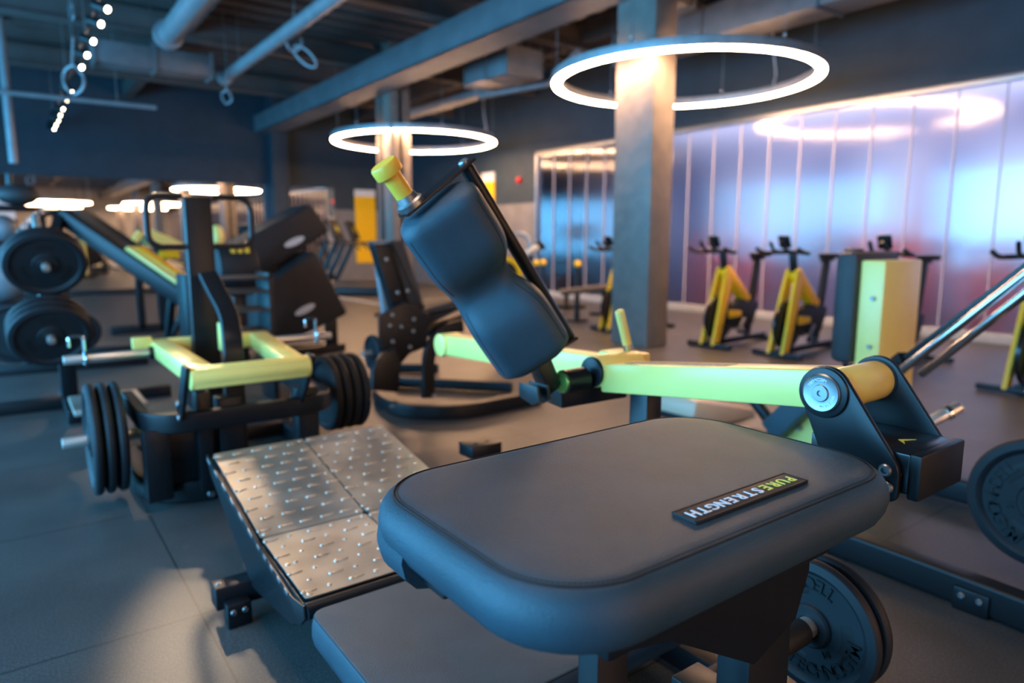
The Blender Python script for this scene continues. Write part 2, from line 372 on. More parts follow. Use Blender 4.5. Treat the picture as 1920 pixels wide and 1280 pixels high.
def duct(a, lab, m='duct', flange=True, rr=.01):
    x0, x1, y0, y1, z0, z1 = a; t = MB().bx(*a, rr); e = thing('ceiling_duct', ((x0 + x1) / 2, (y0 + y1) / 2, z0), lab, 'duct')
    t.build('duct_body', m, e)
    if flange:
        n = max(2, int(max(y1 - y0, x1 - x0) / 1.5))
        for i in range(n + 1):
            q = MB()
            if y1 - y0 >= x1 - x0: yy = y0 + (y1 - y0) * i / n; q.bx(x0 - .025, x1 + .025, yy - .015, yy + .015, z0 - .025, z1 + .025)
            else: xx = x0 + (x1 - x0) * i / n; q.bx(xx - .015, xx + .015, y0 - .025, y1 + .025, z0 - .025, z1 + .025)
            q.build('flange', m, e)
    for yy in (y0 + .1, y1 - .1): MB().cyl(((x0 + x1) / 2, yy, z1), ((x0 + x1) / 2, yy, CZ - .02), .006).build('hanger', 'steel', e)
    return e
duct((7.15, 7.65, -4.8, 7.3, 3.6, 3.98), 'long rectangular duct with a warm lit underside running right of the big column')
duct((6.75, 7.0, 8.8, 13.6, 3.6, 3.72), 'slim flat duct with a warm underside right of the second column', flange=False)
duct((5.95, 6.55, 8.2, 9.3, 3.5, 3.85), 'grey box shaped air handling unit hanging between the two ring lamps')
duct((2.95, 3.5, 1.2, 5.6, 3.7, 4.2), 'wide rectangular duct at the top edge left of the long beam')
duct((3.55, 4.35, 4.0, 6.3, 3.95, 4.3), 'dark boxy duct crossing above the long blue beam')
duct((6.0, 6.9, 5.7, 6.1, 3.9, 4.1), 'short cross duct above the nearer ring lamp')
duct((1.2, 2.7, 11.2, 11.6, 3.55, 3.85), 'short dark cross duct between the track light and the thin pipe')
def pipe(path, r, lab, m='pipe', coll=True):
    P = fillet(path, .15) if len(path) > 2 else [V(p) for p in path]
    e = thing('ceiling_pipe', P[0], lab, 'pipe'); MB().tube(P, r, 18).build('pipe_run', m, e)
    if coll:
        d = (P[1] - P[0]).normalized(); d2 = (P[-2] - P[-1]).normalized()
        MB().cyl(P[0] - d * .02, P[0] + d * .1, r * 1.35, bev=.005).build('collar', m, e); MB().cyl(P[-1] - d2 * .02, P[-1] + d2 * .1, r * 1.35, bev=.005).build('collar', m, e)
    for f_ in (.15, .8): c_ = P[0].lerp(P[-1], f_) if len(P) == 2 else P[int(len(P) * f_)]; MB().cyl((c_.x, c_.y, c_.z), (c_.x, c_.y, CZ - .02), .006).build('hanger', 'steel', e)
    return e
pipe([(3.05, 11.9, 3.7), (3.05, 6.2, 3.7)], .085, 'long blue lit grey pipe running toward the camera in the middle of the ceiling')
pipe([(1.9, 10.0, 3.72), (1.9, 5.2, 3.72)], .13, 'fat grey pipe with a collar, right of the track light')
pipe([(4.45, 6.6, 3.98), (4.35, 5.2, 3.92), (4.2, 3.2, 3.92)], .12, 'dark round pipe bending down beside the long beam', 'deck')
pipe([(.21, 13.1, 2.3), (.21, 13.1, 3.35), (.21, 13.1, 4.4)], .06, 'vertical grey pipe at the far left edge', coll=False)
pipe([(-.6, 12.9, 3.3), (2.2, 12.9, 3.3)], .035, 'thin horizontal pipe crossing behind the track light', coll=False)
pipe([(6.2, 7.0, 3.55), (7.05, 8.6, 3.55), (6.4, 9.6, 3.45)], .05, 'thin bent pipe above the nearer ring lamp, left of the big column', 'duct', coll=False)
# looped cables hanging from the ceiling
for i, (px, py, r_, lab) in enumerate(((138, 150, .14, 'pale cable coil hanging next to the track light'), (425, 182, .09, 'small cable loop hanging below the end of the long pipe'), (550, 75, .13, 'double cable loop hanging over the long pipe'), (134, 22, .1, 'short cable tail hanging at the top left edge'))):
    c_ = Yp(px, py, 9.0 + (i == 1) * 2 + (i == 3) * 2); t = MB()
    R_ = RT; pts = [c_ + R_ * r_ * math.cos(a) * (.8 if i != 3 else .25) + V((0, .03 * math.sin(3 * a), r_ * math.sin(a))) for a in [2 * PI * j / 28 + .3 for j in range(28)]]
    t.tube(pts, .014, 8, up=FW, closed=True)
    if i == 2:
        c2 = c_ + R_ * .14 + V((0, 0, -.2)); t.tube([c2 + R_ * (.13 * math.cos(a) - .05 * math.sin(a)) + V((0, 0, .12 * math.sin(a) - .05 * math.cos(a))) for a in [2 * PI * j / 28 for j in range(28)]], .014, 8, up=FW, closed=True)
    t.tube([c_ + V((0, 0, r_)), c_ + V((.03, 0, r_ + .3)), (c_.x, c_.y, CZ - .02)], .012, 8)
    tag(t.build('hanging_cable', 'pipe'), lab, 'cable')

# ---- ring lamps
def ring_lamp(cx, cy, lab, R=1.5):
    z0 = 3.0; e = thing('ring_lamp', (cx, cy, z0), lab, 'lamp', None)
    N = 96; arc = [V((cx + R * math.cos(2 * PI * i / N), cy + R * math.sin(2 * PI * i / N), z0 + .05)) for i in range(N)]
    MB().sweep(arc, rrect(.115, .10, .01), closed=True).build('housing', 'beam' if 0 else 'ringbody', e)
    MB().sweep([p - V((0, 0, .055)) for p in arc], rrect(.10, .03, .012), closed=True).build('diffuser', 'ringlight', e)
    for i in range(6):
        a = 2 * PI * i / 6 + .35; p = V((cx + R * math.cos(a), cy + R * math.sin(a), z0 + .1))
        MB().cyl(p, (p.x, p.y, CZ - .02), .004, n=8).build('suspension_wire', 'steel', e); MB().cyl(p, p + V((0, 0, .05)), .02, n=12).sph(p + V((0, 0, .055)), .022).build('wire_grip', 'chrome', e)
    q = V((cx + R * math.cos(-.15), cy + R * math.sin(-.15), z0 + .12))
    MB().tube(fillet([q, q + V((.05, 0, .12)), q + V((-.02, .05, .6)), V((q.x, q.y, CZ - .02))], .2), .009, 8).build('power_cable', 'white', e)
    return e
M['ringbody'] = mat('ring_housing_grey', (.5, .52, .55), .4, .4)
ring_lamp(6.65, 5.62, 'large glowing ring lamp around the big grey column, nearer of the two')
ring_lamp(6.5, 12.0, 'glowing ring lamp hanging farther back at the second column')
ring_lamp(6.6, -7.2, 'glowing ring lamp of the long row, fourth from the mirrored wall')
ring_lamp(6.6, -13.4, 'glowing ring lamp of the long row, last before the rear wall')
ring_lamp(2.2, -8.2, 'glowing ring lamp of the left row, nearest behind the camera')
ring_lamp(2.2, -13.4, 'glowing ring lamp of the left row, farthest behind the camera')
# ---- track light
tl = thing('track_light', (.94, 12, 3.42), 'long black ceiling track with a row of small glowing spotlights at the upper left', 'lamp')
MB().bx(.92, .96, 6.0, 16.7, 3.42, 3.46).build('rail', 'black', tl)
for y in (6.6, 9.5, 12.5, 15.8): MB().cyl((.94, y, 3.46), (.94, y, CZ - .02), .005, n=8).build('hanger', 'steel', tl)
for y in (7.0, 7.75, 8.3, 9.05, 9.75, 10.45, 12.15, 13.0, 13.9, 14.6, 15.2, 15.9, 16.45):
    tgt = V((.75, -.9, -.5)).normalized() if y not in (12.15, 15.2) else V((.85, -.4, -.8)).normalized()
    p = V((.94, y, 3.3)); s_ = MB(); s_.cyl(p - tgt * .12, p + tgt * .04, .042, bev=.004); s_.cyl((.94, y, 3.42), p - tgt * .04, .014)
    so = s_.build('spotlight', 'black', tl)
    MB().cyl(p + tgt * .036, p + tgt * .046, .026 if y < 11 else .016).build('lens', 'spotglow', so)
# wall details
al = MB(); al.box((WX - .03, 11.71, 2.38), (.05, .12, .12), .01); al.cyl((WX - .08, 11.71, 2.38), (WX - .05, 11.71, 2.38), .035)
tag(al.build('alarm_button', 'red'), 'small red alarm sounder high on the grey wall left of the translucent wall', 'alarm')

# ================================================================ WEIGHT PLATES
def plate(c, axis, R, th, lab, letters=False, group=None, holes=True, spin=0):
    """axis points out of the visible face; c is the centre of the plate"""
    axis = V(axis).normalized(); c = V(c); e = thing('weight_plate', c - V((0, 0, R)), lab, 'weight plate', group)
    h_ = th / 2
    prof = [(.026, h_ * .8), (R * .3, h_ * .8), (R * .33, h_ * .35), (R * .78, h_ * .35), (R * .82, h_ * .8), (R * .86, h_), (R * .97, h_ * .75), (R, h_ * .3), (R, -h_ * .3), (R * .97, -h_ * .75), (R * .86, -h_), (R * .82, -h_ * .8), (R * .78, -h_ * .35), (R * .33, -h_ * .35), (R * .3, -h_ * .8), (.026, -h_ * .8)]
    t = MB(); t.lathe(prof, (0, 0, 0), (0, 0, 1), 64, True)
    e2 = (V((0, 0, 1)) - axis * axis.z).normalized(); e1 = e2.cross(axis)
    rm = Matrix((e1, e2, axis)).transposed() @ Matrix.Rotation(spin, 3, 'Z')
    t.bm.transform(M4(rm, c)); t.build('disc', 'rubber', e)
    for k in range(3):                                        # grip openings: dark rounded slots
        g = MB()
        a = 2 * PI * k / 3 + PI / 2
        pts = [V((R * .56 * math.cos(a + da) * 1, R * .56 * math.sin(a + da), 0)) for da in (-.42, -.2, 0, .2, .42)]
        g.sweep(pts, rrect(R * .2, h_ * .76, .004), up=(0, 0, 1))
        g.bm.transform(M4(rm, c)); g.build('grip_slot', 'slot', e)
    hb = MB(); hb.lathe([(.026, h_ * 1.0), (.045, h_ * 1.0), (.05, h_ * .7), (.05, -h_ * .7), (.045, -h_), (.026, -h_)], (0, 0, 0), (0, 0, 1), 32, True); hb.bm.transform(M4(rm, c)); hb.build('hub', 'rubber', e)
    if letters:
        s_ = R * .27
        for txt, mid in (('TECHNOGYM', PI * 1.5), ('TECHNOGYM', PI * .5)):
            n = len(txt); tx = MB()
            for i, ch in enumerate(txt):
                a = mid + (i - (n - 1) / 2) * .235
                b_ = text_bm(ch, s_, .002); tx.merge(b_, M4(Matrix.Rotation(a + PI / 2, 3, 'Z'), (R * .66 * math.cos(a), R * .66 * math.sin(a), h_ * .35 + .002)))
            tx.bm.transform(M4(rm, c)); tx.build('lettering', 'ink', e)
        tx = MB(); tx.merge(text_bm('10', R * .14, .002), M4(None, (R * .05, -R * .42, h_ * .35 + .002))); tx.bm.transform(M4(rm, c)); tx.build('weight_mark', 'ink', e)
    return e
M['slot'] = mat('dark_slot', (.004, .004, .005), .6)
M['ink'] = mat('black_raised_letters', (.003, .003, .004), .5)
M['rubberblue'] = M['rubber']

# ================================================================ UPHOLSTERED PAD BUILDER
def pad_loops(x0, x1, y0, y1, R, prof, z, n=10):
    out = []
    for ins, dz in prof:
        w_, d_ = (x1 - x0) - 2 * ins, (y1 - y0) - 2 * ins
        out.append([V(((x0 + x1) / 2 + a, (y0 + y1) / 2 + b_, z + dz)) for a, b_ in rrect(w_, d_, max(.01, R - ins), n)])
    return out

# ================================================================ MACHINE A: foreground hip thrust machine
A = thing('hip_thrust_machine', (.8, 1.2, 0), 'black and lime hip press machine filling the foreground, with padded benches and steel footplate', 'gym machine')
# big near pad
px0, px1, py0, py1, pz = .418, 1.158, .492, .945, .78
prof = [(.07, -.086), (.03, -.090), (.008, -.086), (-.010, -.074), (-.020, -.056), (-.024, -.038), (-.021, -.022), (-.014, -.011), (-.006, -.004), (-.001, -.0015), (.0015, -.0025), (.005, .000), (.02, .0025), (.06, .004), (.12, .0045), (.2, .0045)]
t = MB(); t.loft(pad_loops(px0, px1, py0, py1, .115, prof, pz))
big = t.build('back_pad', 'leather', A, 60)
# lip of the pad cover along its far left edge, with the slot in front of it
def lipo(ins, z_):
    ax, ay_, r_ = px0 + .095, py1 - .095, .115 - ins
    o = [(px0 + .3, .797), (px0 - .020 + ins, .797)] + [(ax - r_ * math.cos(a), ay_ + r_ * math.sin(a)) for a in [math.radians(10 * k) for k in range(10)]] + [(px0 + .3, py1 + .02 - ins)]
    return [V((a, b_, pz + z_)) for a, b_ in o]
MB().loft([lipo(.004, -.045), lipo(.0, -.07), lipo(.006, -.095), lipo(.022, -.112), lipo(.045, -.118)]).build('pad_lip', 'leather', A, 50)
MB().bx(px0 + .012, px0 + .3, .74, .80, pz - .108, pz - .08, .004).build('lip_slot', 'slot', A)
t = MB(); lp = pad_loops(px0, px1, py0, py1, .115, [(0, -.0008)], pz, 16)[0]; t.tube(lp, .0011, 6, closed=True); plab(t.build('seam', 'thread', big), 'dark sewn seam around the top')
t = MB()
def resample(lp, step):
    o = []; n = len(lp); acc = 0
    for i in range(n):
        a, b_ = lp[i], lp[(i + 1) % n]; L = (b_ - a).length; d = step - acc
        while d <= L: o.append((a.lerp(b_, d / L), (b_ - a).normalized())); d += step
        acc = L - (d - step)
    return o
lp = pad_loops(px0, px1, py0, py1, .115, [(.0055, .0004)], pz, 16)[0]
for p, d in resample(lp, .0062): t.bar(p - d * .002, p + d * .002, .0009, .0008, r=0)
t.build('stitching', 'thread', big)

def bolt(p, axis, parent, r=.012, m='steel', name='bolt'):
    axis = V(axis).normalized(); p = V(p); t = MB()
    t.lathe([(r, 0), (r, r * .45), (r * .8, r * .7), (r * .5, r * .7), (r * .42, r * .3)], p, axis, 20)
    return t.build(name, m, parent)
# badge
t = MB(); bx0, bx1, by0, by1, bz = .690, .953, .536, .577, pz + .0045
t.bx(bx0, bx1, by0, by1, bz - .001, bz + .0035, .001); 
for a in ((bx0, bx1, by0, by0 + .002), (bx0, bx1, by1 - .002, by1), (bx0, bx0 + .002, by0, by1), (bx1 - .002, bx1, by0, by1)): t.bx(*a, bz + .003, bz + .0042)
bd = t.build('badge', 'rubber', A); plab(bd, 'black name badge on the pad')
M['whiteink'] = mat('white_letters', (.82, .84, .88), .5, var=.02); M['limeink'] = mat('lime_letters', (.8, .78, .12), .5, var=.02)
word = 'PURESTRENGTH'; step = .0198
for nm, rng, mt in (('lettering', range(0, 4), 'limeink'), ('lettering', range(4, 12), 'whiteink')):
    tx = MB()
    for i in rng:
        x = (bx0 + bx1) / 2 + .1135 - i * .0206 - (0 if i else 0)
        tx.merge(text_bm(word[i], .0262, .0004), M4((0, 0, PI), (x, (by0 + by1) / 2, bz + .0040)))
    plab(tx.build(nm, mt, bd), 'lime word half' if mt == 'limeink' else 'white word half')
# frame under the near pad
t = MB(); t.bx(.56, 1.08, .56, .90, .625, .696, .006); t.build('pad_support', 'black', A)
MB().prism([(.62, .60, .665), (1.08, .60, .665), (1.08, .60, .58), (1.046, .60, .50), (.93, .60, .46), (.72, .60, .58), (.62, .60, .60)], (0, 1, 0), .012, .002).build('gusset_plate', 'black', A)
MB().bx(.581, .640, .60, .64, .06, .63, .004).build('upright', 'black', A)
MB().bx(.925, 1.046, .60, .665, .06, .63, .006).build('upright', 'black', A)
MB().bar((.78, .66, .40), (.98, .5, .12), .05, .05).build('brace', 'black', A)
MB().bx(.50, 1.30, .60, .68, .02, .09, .006).build('base_tube', 'black', A)
MB().bx(.84, .92, .62, 2.3, .02, .09, .006).build('base_tube', 'black', A)
MB().bx(1.34, 1.42, .62, 2.3, .02, .09, .006).build('base_tube', 'black', A)
# lower pad
qx0, qx1, qy0, qy1, qz = .522, 1.27, .995, 1.545, .25
t = MB(); t.loft(pad_loops(qx0, qx1, qy0, qy1, .035, [(.03, -.08), (.006, -.082), (-.004, -.072), (-.008, -.05), (-.007, -.025), (-.003, -.008), (0, -.001), (.004, -.0005), (.02, .002), (.08, .003)], qz, 6))
sp = t.build('seat_pad', 'leather', A, 60)
t = MB(); t.tube(pad_loops(qx0, qx1, qy0, qy1, .035, [(-.001, -.003)], qz, 6)[0], .0014, 6, closed=True); t.build('seam', 'thread', sp)
MB().bx(.6, 1.2, 1.05, 1.5, .12, .168, .006).build('seat_support', 'black', A)
MB().bx(.84, .92, 1.2, 1.32, .09, .13, .004).build('seat_post', 'black', A)
# footplate
fx0, fx1 = .522, 1.205
tp, cr, lo = Xp(392, 853, fx0), Xp(483, 1013, fx0), Xp(566, 1128, fx0)
sd = [Xp(*p, fx0) for p in [(388, 852), (482, 1014), (548, 1118), (571, 1136), (574, 1160), (566, 1171), (545, 1166), (505, 1128), (476, 1100), (398, 892)]]
fp = MB().prism([p + V(((fx1 - fx0) / 2, 0, -.012)) for p in [tp, cr, lo, sd[6], sd[7], sd[8], sd[9]]], (1, 0, 0), fx1 - fx0 - .01, .002).build('footplate_body', 'black', A)
for x in (fx0, fx1): MB().prism([p + V((x - fx0, 0, 0)) for p in sd], (1, 0, 0), .008, .001).build('side_panel', 'black', A)
nb = V((lo.y - cr.y, lo.z - cr.z, 0))
tabs = MB()
for a, b_, n in ((sd[0], sd[1], 6), (sd[1], sd[2], 5)):
    for i in range(n):
        p, q = a.lerp(b_, (i + .25) / n), a.lerp(b_, (i + .7) / n); tabs.bar(p + V((-.005, 0, -.004)), q + V((-.005, 0, -.004)), .004, .012, r=.001)
tabs.build('edge_trim', 'steel', A)
MB().cyl((fx0 + .004, lo.y - .018, lo.z - .02), (fx1 - .004, lo.y - .018, lo.z - .02), .021, n=28).build('front_edge_tube', 'black', A)
def tread(a, b_, x0, x1, rows, cols, dash):
    u = (b_ - a); L = u.length; u.normalize(); n = V((1, 0, 0)).cross(u); n = n if n.z > 0 else -n
    ctr = V(((x0 + x1) / 2, 0, 0)) + V((0, (a.y + b_.y) / 2, (a.z + b_.z) / 2)) + n * .002
    rm = Matrix((V((1, 0, 0)), n.cross(V((1, 0, 0))), n)).transposed(); W_ = x1 - x0 - .006; Lp = L - .006
    t = MB(); t.loft([[V((p[0], p[1], z)) for p in rrect(W_, Lp, .012)] for z in (-.002, .0015)])
    for r_ in range(rows):
        for c_ in range(cols):
            x = -W_ / 2 + W_ * (c_ + .5) / cols + (.018 if r_ % 2 else -.012); y = -Lp / 2 + Lp * (r_ + .55) / rows
            if dash or (r_ + c_) % 2 == 0:
                t.sph((x, y, .0015), 1, (.021, .0058, .0032)); t.sph((x - .017, y, .0022), 1, (.0068, .0064, .0034))
            else: t.sph((x - .012, y, .0015), 1, (.0065, .0062, .0030))
    for x in (-W_ / 2 + .016, W_ / 2 - .016):
        for y in (-Lp / 2 + .016, Lp / 2 - .016, 0): t.sph((x, y, .0015), 1, (.008, .008, .003))
    t.bm.transform(M4(rm, ctr)); return t.build('tread_plate', 'tread', A)
up_ = V((0, 0, .004)); xm = (fx0 + fx1) / 2
for x0, x1 in ((fx0 + .008, xm), (xm, fx1 - .008)):
    tread(tp, cr, x0, x1, 9, 5, x0 < xm - .1); tread(cr, lo, x0, x1, 7, 5, False)
MB().bx(.415, .90, 2.06, 2.13, .045, .115, .004).build('front_foot_tube', 'black', A)
bk = MB().bx(.435, .505, 2.015, 2.06, .0, .075, .004).build('levelling_foot', 'black', A)
for x in (.452, .485): bolt((x, 2.015, .052), (0, -1, 0), A, .009)
bolt((.432, 2.095, .112), (0, 0, 1), A, .008)
MB().bx(.6, .68, 2.06, 2.13, .1, .22, .004).build('footplate_post', 'black', A)
# block stop behind the footplate
MB().bx(1.455, 1.505, 2.2, 2.25, .02, .30, .003).build('stop_post', 'black', A)
st = MB().bx(1.40, 1.545, 2.17, 2.27, .295, .345, .004).build('stop_block', 'black', A)
for x in (1.445, 1.50): MB().cyl((x, 2.21, .34), (x, 2.21, .3465), .009, n=14).build('bolt_hole', 'slot', st)
MB().bx(1.36, 1.50, 2.19, 2.26, .02, .08, .004).build('base_tube', 'black', A)
MB().prism([(1.18, 2.0, .10), (1.24, 2.0, .30), (1.30, 2.0, .10)], (0, 1, 0), .03).build('brace', 'black', A)
# linkage and lime arm on the right
ay, az = .723, .841
nx, fx_ = 1.331, 1.545
def hullplate(x, name):
    pts = [V((x, ay + .054 * math.cos(a), az + .054 * math.sin(a))) for a in [math.radians(d) for d in range(0, 360, 10)]]
    pts += fillet([V((x, ay - .048, az + .02)), V((x, .567, .722)), V((x, .566, .652)), V((x, .625, .648)), V((x, .70, .662)), V((x, ay + .052, az - .01))], .02, 4)[1:-1]
    q = sorted((round(p.y, 5), round(p.z, 5)) for p in pts)
    def half(q):
        h = []
        for p in q:
            while len(h) > 1 and (h[-1][0] - h[-2][0]) * (p[1] - h[-2][1]) - (h[-1][1] - h[-2][1]) * (p[0] - h[-2][0]) <= 1e-7: h.pop()
            h.append(p)
        return h
    pts = [V((x, a, b_)) for a, b_ in half(q)[:-1] + half(q[::-1])[:-1]]
    return MB().prism(pts, (1, 0, 0), .014, .0025).build(name, 'black', A)
np_ = hullplate(nx, 'link_plate'); hullplate(fx_, 'link_plate')
MB().cyl((nx - .007, ay, az), (nx - .015, ay, az), .052, n=48, bev=.003).build('pivot_ring', 'black', A)
pc = MB().lathe([(.040, 0), (.040, .006), (.037, .009), (.036, .0085), (.018, .0085), (.017, .011), (.016, .012), (.006, .012), (.005, .008)], (nx - .013, ay, az), (-1, 0, 0), 48).build('pivot_cap', 'steel', A)
e3 = V((-1, 0, 0)); e2 = V((0, 0, 1)); e1 = e2.cross(e3)
for word_, mid in (('TECHNOGYM', PI * .62), ('TECHNOGYM', PI * 1.75)):
    tx = MB()
    for i, ch in enumerate(word_):
        a = mid - (i - 4) * .17; tx.merge(text_bm(ch, .0085, .0003), M4(Matrix.Rotation(a - PI / 2, 3, 'Z'), (.0275 * math.cos(a), .0275 * math.sin(a), .0088)))
    tx.bm.transform(M4(Matrix((e1, e2, e3)).transposed(), (nx - .013, ay, az))); tx.build('lettering', 'whiteink', pc)
MB().cyl((nx + .008, ay, az), (fx_ - .010, ay, az), .043, n=40, bev=.003).build('pivot_tube', 'lime', A)
MB().cyl((fx_ - .010, ay, az), (fx_ - .006, ay, az), .047, n=40).build('bearing_seal', 'slot', A)
for y, z in ((.590, .713), (.585, .680)): bolt((nx - .007, y, z), (-1, 0, 0), A, .0125)
xb = MB().bx(nx + .02, fx_ - .008, .56, .76, .665, .745, .004).build('link_box', 'blackgloss', A)
MB().bx(nx + .014, fx_ - .004, .537, .56, .658, .748, .005).build('end_cap', 'black', A)
bolt((nx + .012, .575, .705), (-1, 0, 0), A, .006)
t = MB(); cxm = (nx + fx_) / 2
t.prism([(cxm - .02, .60, .7455), (cxm, .612, .7455), (cxm + .03, .60, .7455), (cxm, .622, .7455)], (0, 0, 1), .001); plab(t.build('arrow_mark', 'limeink', xb), 'lime arrow')
Lc = V((1.335, 1.42, .773))
a0, a1 = V((1.388, 1.40, .757)), V((1.388, ay + .01, .842))
MB().bar(a0, a1, .094, .082, r=.006).build('lever_arm', 'lime', A)
d_ = (a1 - a0).normalized(); upn = V((1, 0, 0)).cross(d_); upn = upn if upn.z > 0 else -upn
t = MB(); t.bar(a0.lerp(a1, .12) + upn * .0415, a0.lerp(a1, .62) + upn * .0415, .05, .001, up=upn, r=0); M['decal'] = mat('faded_brown_decal', (.30, .25, .16), .5, noise=90, var=.5)
plab(t.build('decal', 'decal', A), 'long brown warning decal')
MB().cyl(Lc, Lc + V((.17, 0, 0)), .046, n=40, bev=.002).build('pivot_tube', 'lime', A)
MB().cyl(Lc - V((.012, 0, 0)), Lc + V((.002, 0, 0)), .044, n=40, bev=.004).build('pivot_cap', 'black', A)
h0, h1 = Yp(1177, 648, 1.45), Yp(1161, 582, 1.45)
MB().cyl(h0, h1, .0145, n=20, bev=.005).build('latch_handle', 'lime', A)
MB().cyl(h0 + (h0 - h1) * .25, h0 + (h1 - h0) * .06, .0155, n=20).build('handle_collar', 'chrome', A)
r0, r1 = Xp(842, 645, 1.55), Xp(1062, 676, 1.55)
MB().bar(r0, V((1.55, 1.44, r1.z + .01)), .08, .088, r=.008).build('rear_lever', 'lime', A)
MB().cyl(r0 - V((.05, 0, 0)), r0 + V((.05, 0, 0)), .05, n=32, bev=.004).build('lever_end_tube', 'lime', A)
MB().bx(1.50, 1.60, 1.44, 1.58, .735, .80, .01).build('lever_clamp', 'lime', A)
MB().bx(1.36, 1.42, 1.235, 1.30, .02, .735, .004).build('arm_rest_post', 'black', A)
# roller bracket
MB().bar((1.245, 1.50, .712), (1.47, 1.46, .722), .11, .08, r=.006).build('roller_bracket', 'black', A)
for x, c in ((1.13, 0), (1.165, 1)): MB().prism([V((x, 1.42, .755)), V((x, 1.41, .715)), V((x, 1.44, .70)), V((x, 1.50, .715)), V((x, 1.50, .755))], (1, 0, 0), .008, .001).build('bracket_fin', 'black', A)
pcx = Xp(1057, 716, 1.225)
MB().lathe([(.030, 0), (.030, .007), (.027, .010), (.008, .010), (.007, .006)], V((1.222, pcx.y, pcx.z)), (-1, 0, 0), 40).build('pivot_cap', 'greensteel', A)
MB().cyl((1.222, pcx.y, pcx.z), (1.30, pcx.y, pcx.z), .034, n=32).build('pivot_tube', 'black', A)
# contoured roller pad: axis from b0 (bottom) to b1 (top) in the plane y = 1.45
RY = 1.45
b0, b1 = Yp(1003, 664, RY), Yp(812, 378, RY)
u = (b1 - b0); RL = u.length; u.normalize(); wv_ = V((0, 1, 0)).cross(u); wv_ = wv_ if wv_.x > 0 else -wv_     # wv_: in-plane, toward the bar
th_ = math.radians(30); SD = wv_ * math.cos(th_) + V((0, -1, 0)) * math.sin(th_); FR = V((0, 1, 0)) * math.cos(th_) + wv_ * math.sin(th_)
loops = []; NS = 30
def Dp(x, y, v): return CAMP + ray(x, y) * (v / F)
def lobes(s_):  # 0..1 along -> (half width left, half width right, front depth)
    g = math.exp(-((s_ - .50) / .125) ** 2)
    return .108 - .006 * g, .108 - .040 * g, .085 - .056 * g
for i in range(NS + 1):
    s_ = i / NS; l_, r_, f_ = lobes(s_); e_ = min(1, min(s_, 1 - s_) / .07); k = .80 + .20 * math.sqrt(max(0, 1 - (1 - e_) ** 2))
    w2, h2 = (l_ + r_) * k, (f_ + .06) * k; cx, cy = (r_ - l_) / 2, -(f_ - .06) / 2
    loops.append([b0 + u * RL * s_ + SD * (cx + a) + FR * (cy + b_) for a, b_ in rrect(w2, h2, .05, 6)])
rp = MB().loft(loops).build('roller_pad', 'leather', A, 70)
for sgn in (-1, 1):
    sm = MB(); pts = []
    for i in range(2, NS - 1):
        s_ = i / NS; l_, r_, f_ = lobes(s_); e_ = min(1, min(s_, 1 - s_) / .07); k = .80 + .20 * math.sqrt(max(0, 1 - (1 - e_) ** 2))
        w2, h2 = (l_ + r_) * k, (f_ + .06) * k; cx, cy = (r_ - l_) / 2, -(f_ - .06) / 2
        pts.append(b0 + u * RL * s_ + SD * (cx + sgn * (w2 / 2 - .0155)) + FR * (cy - h2 / 2 + .0150))
    sm.tube(pts, .0016, 6, up=(0, 1, 0)); sm.build('seam', 'thread', rp)
for i in range(5):     # gathers in the cover at the top end
    a = -.07 + .035 * i; q = b1 + SD * a - FR * .062; MB().sph(q - u * .028, 1, (.006, .01, .02), Matrix((wv_, V((0, 1, 0)), u)).transposed()).build('pleat', 'leather', rp)
g0, g1 = Yp(1068, 634, RY), Yp(874, 312, RY)
MB().cyl(g0, g1, .0175, n=24, bev=.003).build('guard_bar', 'black', A)
MB().bar(g1 + u * .006 + wv_ * .02, b1 + u * .022 - wv_ * .085, .05, .008, up=u, r=.002).build('top_bracket', 'black', A)
MB().bar(g0 - u * .004 + wv_ * .01, b0 - u * .012 - wv_ * .02, .05, .008, up=u, r=.002).build('bottom_bracket', 'black', A)
MB().bar(b0 - u * .02 + wv_ * .0, V((1.20, 1.45, .735)), .05, .05, r=.004).build('roller_neck', 'black', A)
bolt(g1 + u * .008, u, A, .014); bolt(g0 - u * .008, -u, A, .010)
kc = b1 + u * .026 - wv_ * .052
MB().lathe([(.034, 0), (.034, .012), (.028, .016), (.024, .03), (.018, .032)], kc, u, 32).build('bushing', 'steel', A)
MB().lathe([(.022, .028), (.022, .085), (.0335, .088), (.0345, .094), (.0345, .112), (.031, .117), (.02, .1175)], kc, u, 40).build('pull_knob', 'knob', A)
# plates on the machine's loading horn under the near pad
MB().cyl((1.38, .77, .27), (1.56, .77, .27), .024, n=24).build('loading_horn', 'satin', A)
MB().cyl((1.03, .77, .27), (1.38, .77, .27), .030, n=20).build('horn_mount', 'rubber', A)
MB().bx(.96, 1.04, .66, .79, .22, .32, .004).build('horn_bracket', 'black', A)
plate((1.425, .77, .27), (-1, 0, 0), .158, .034, 'weight plate with raised lettering under the near pad, facing the camera', True, spin=.55)
plate((1.470, .77, .27), (-1, 0, 0), .158, .034, 'outer weight plate under the near pad, behind the lettered one')

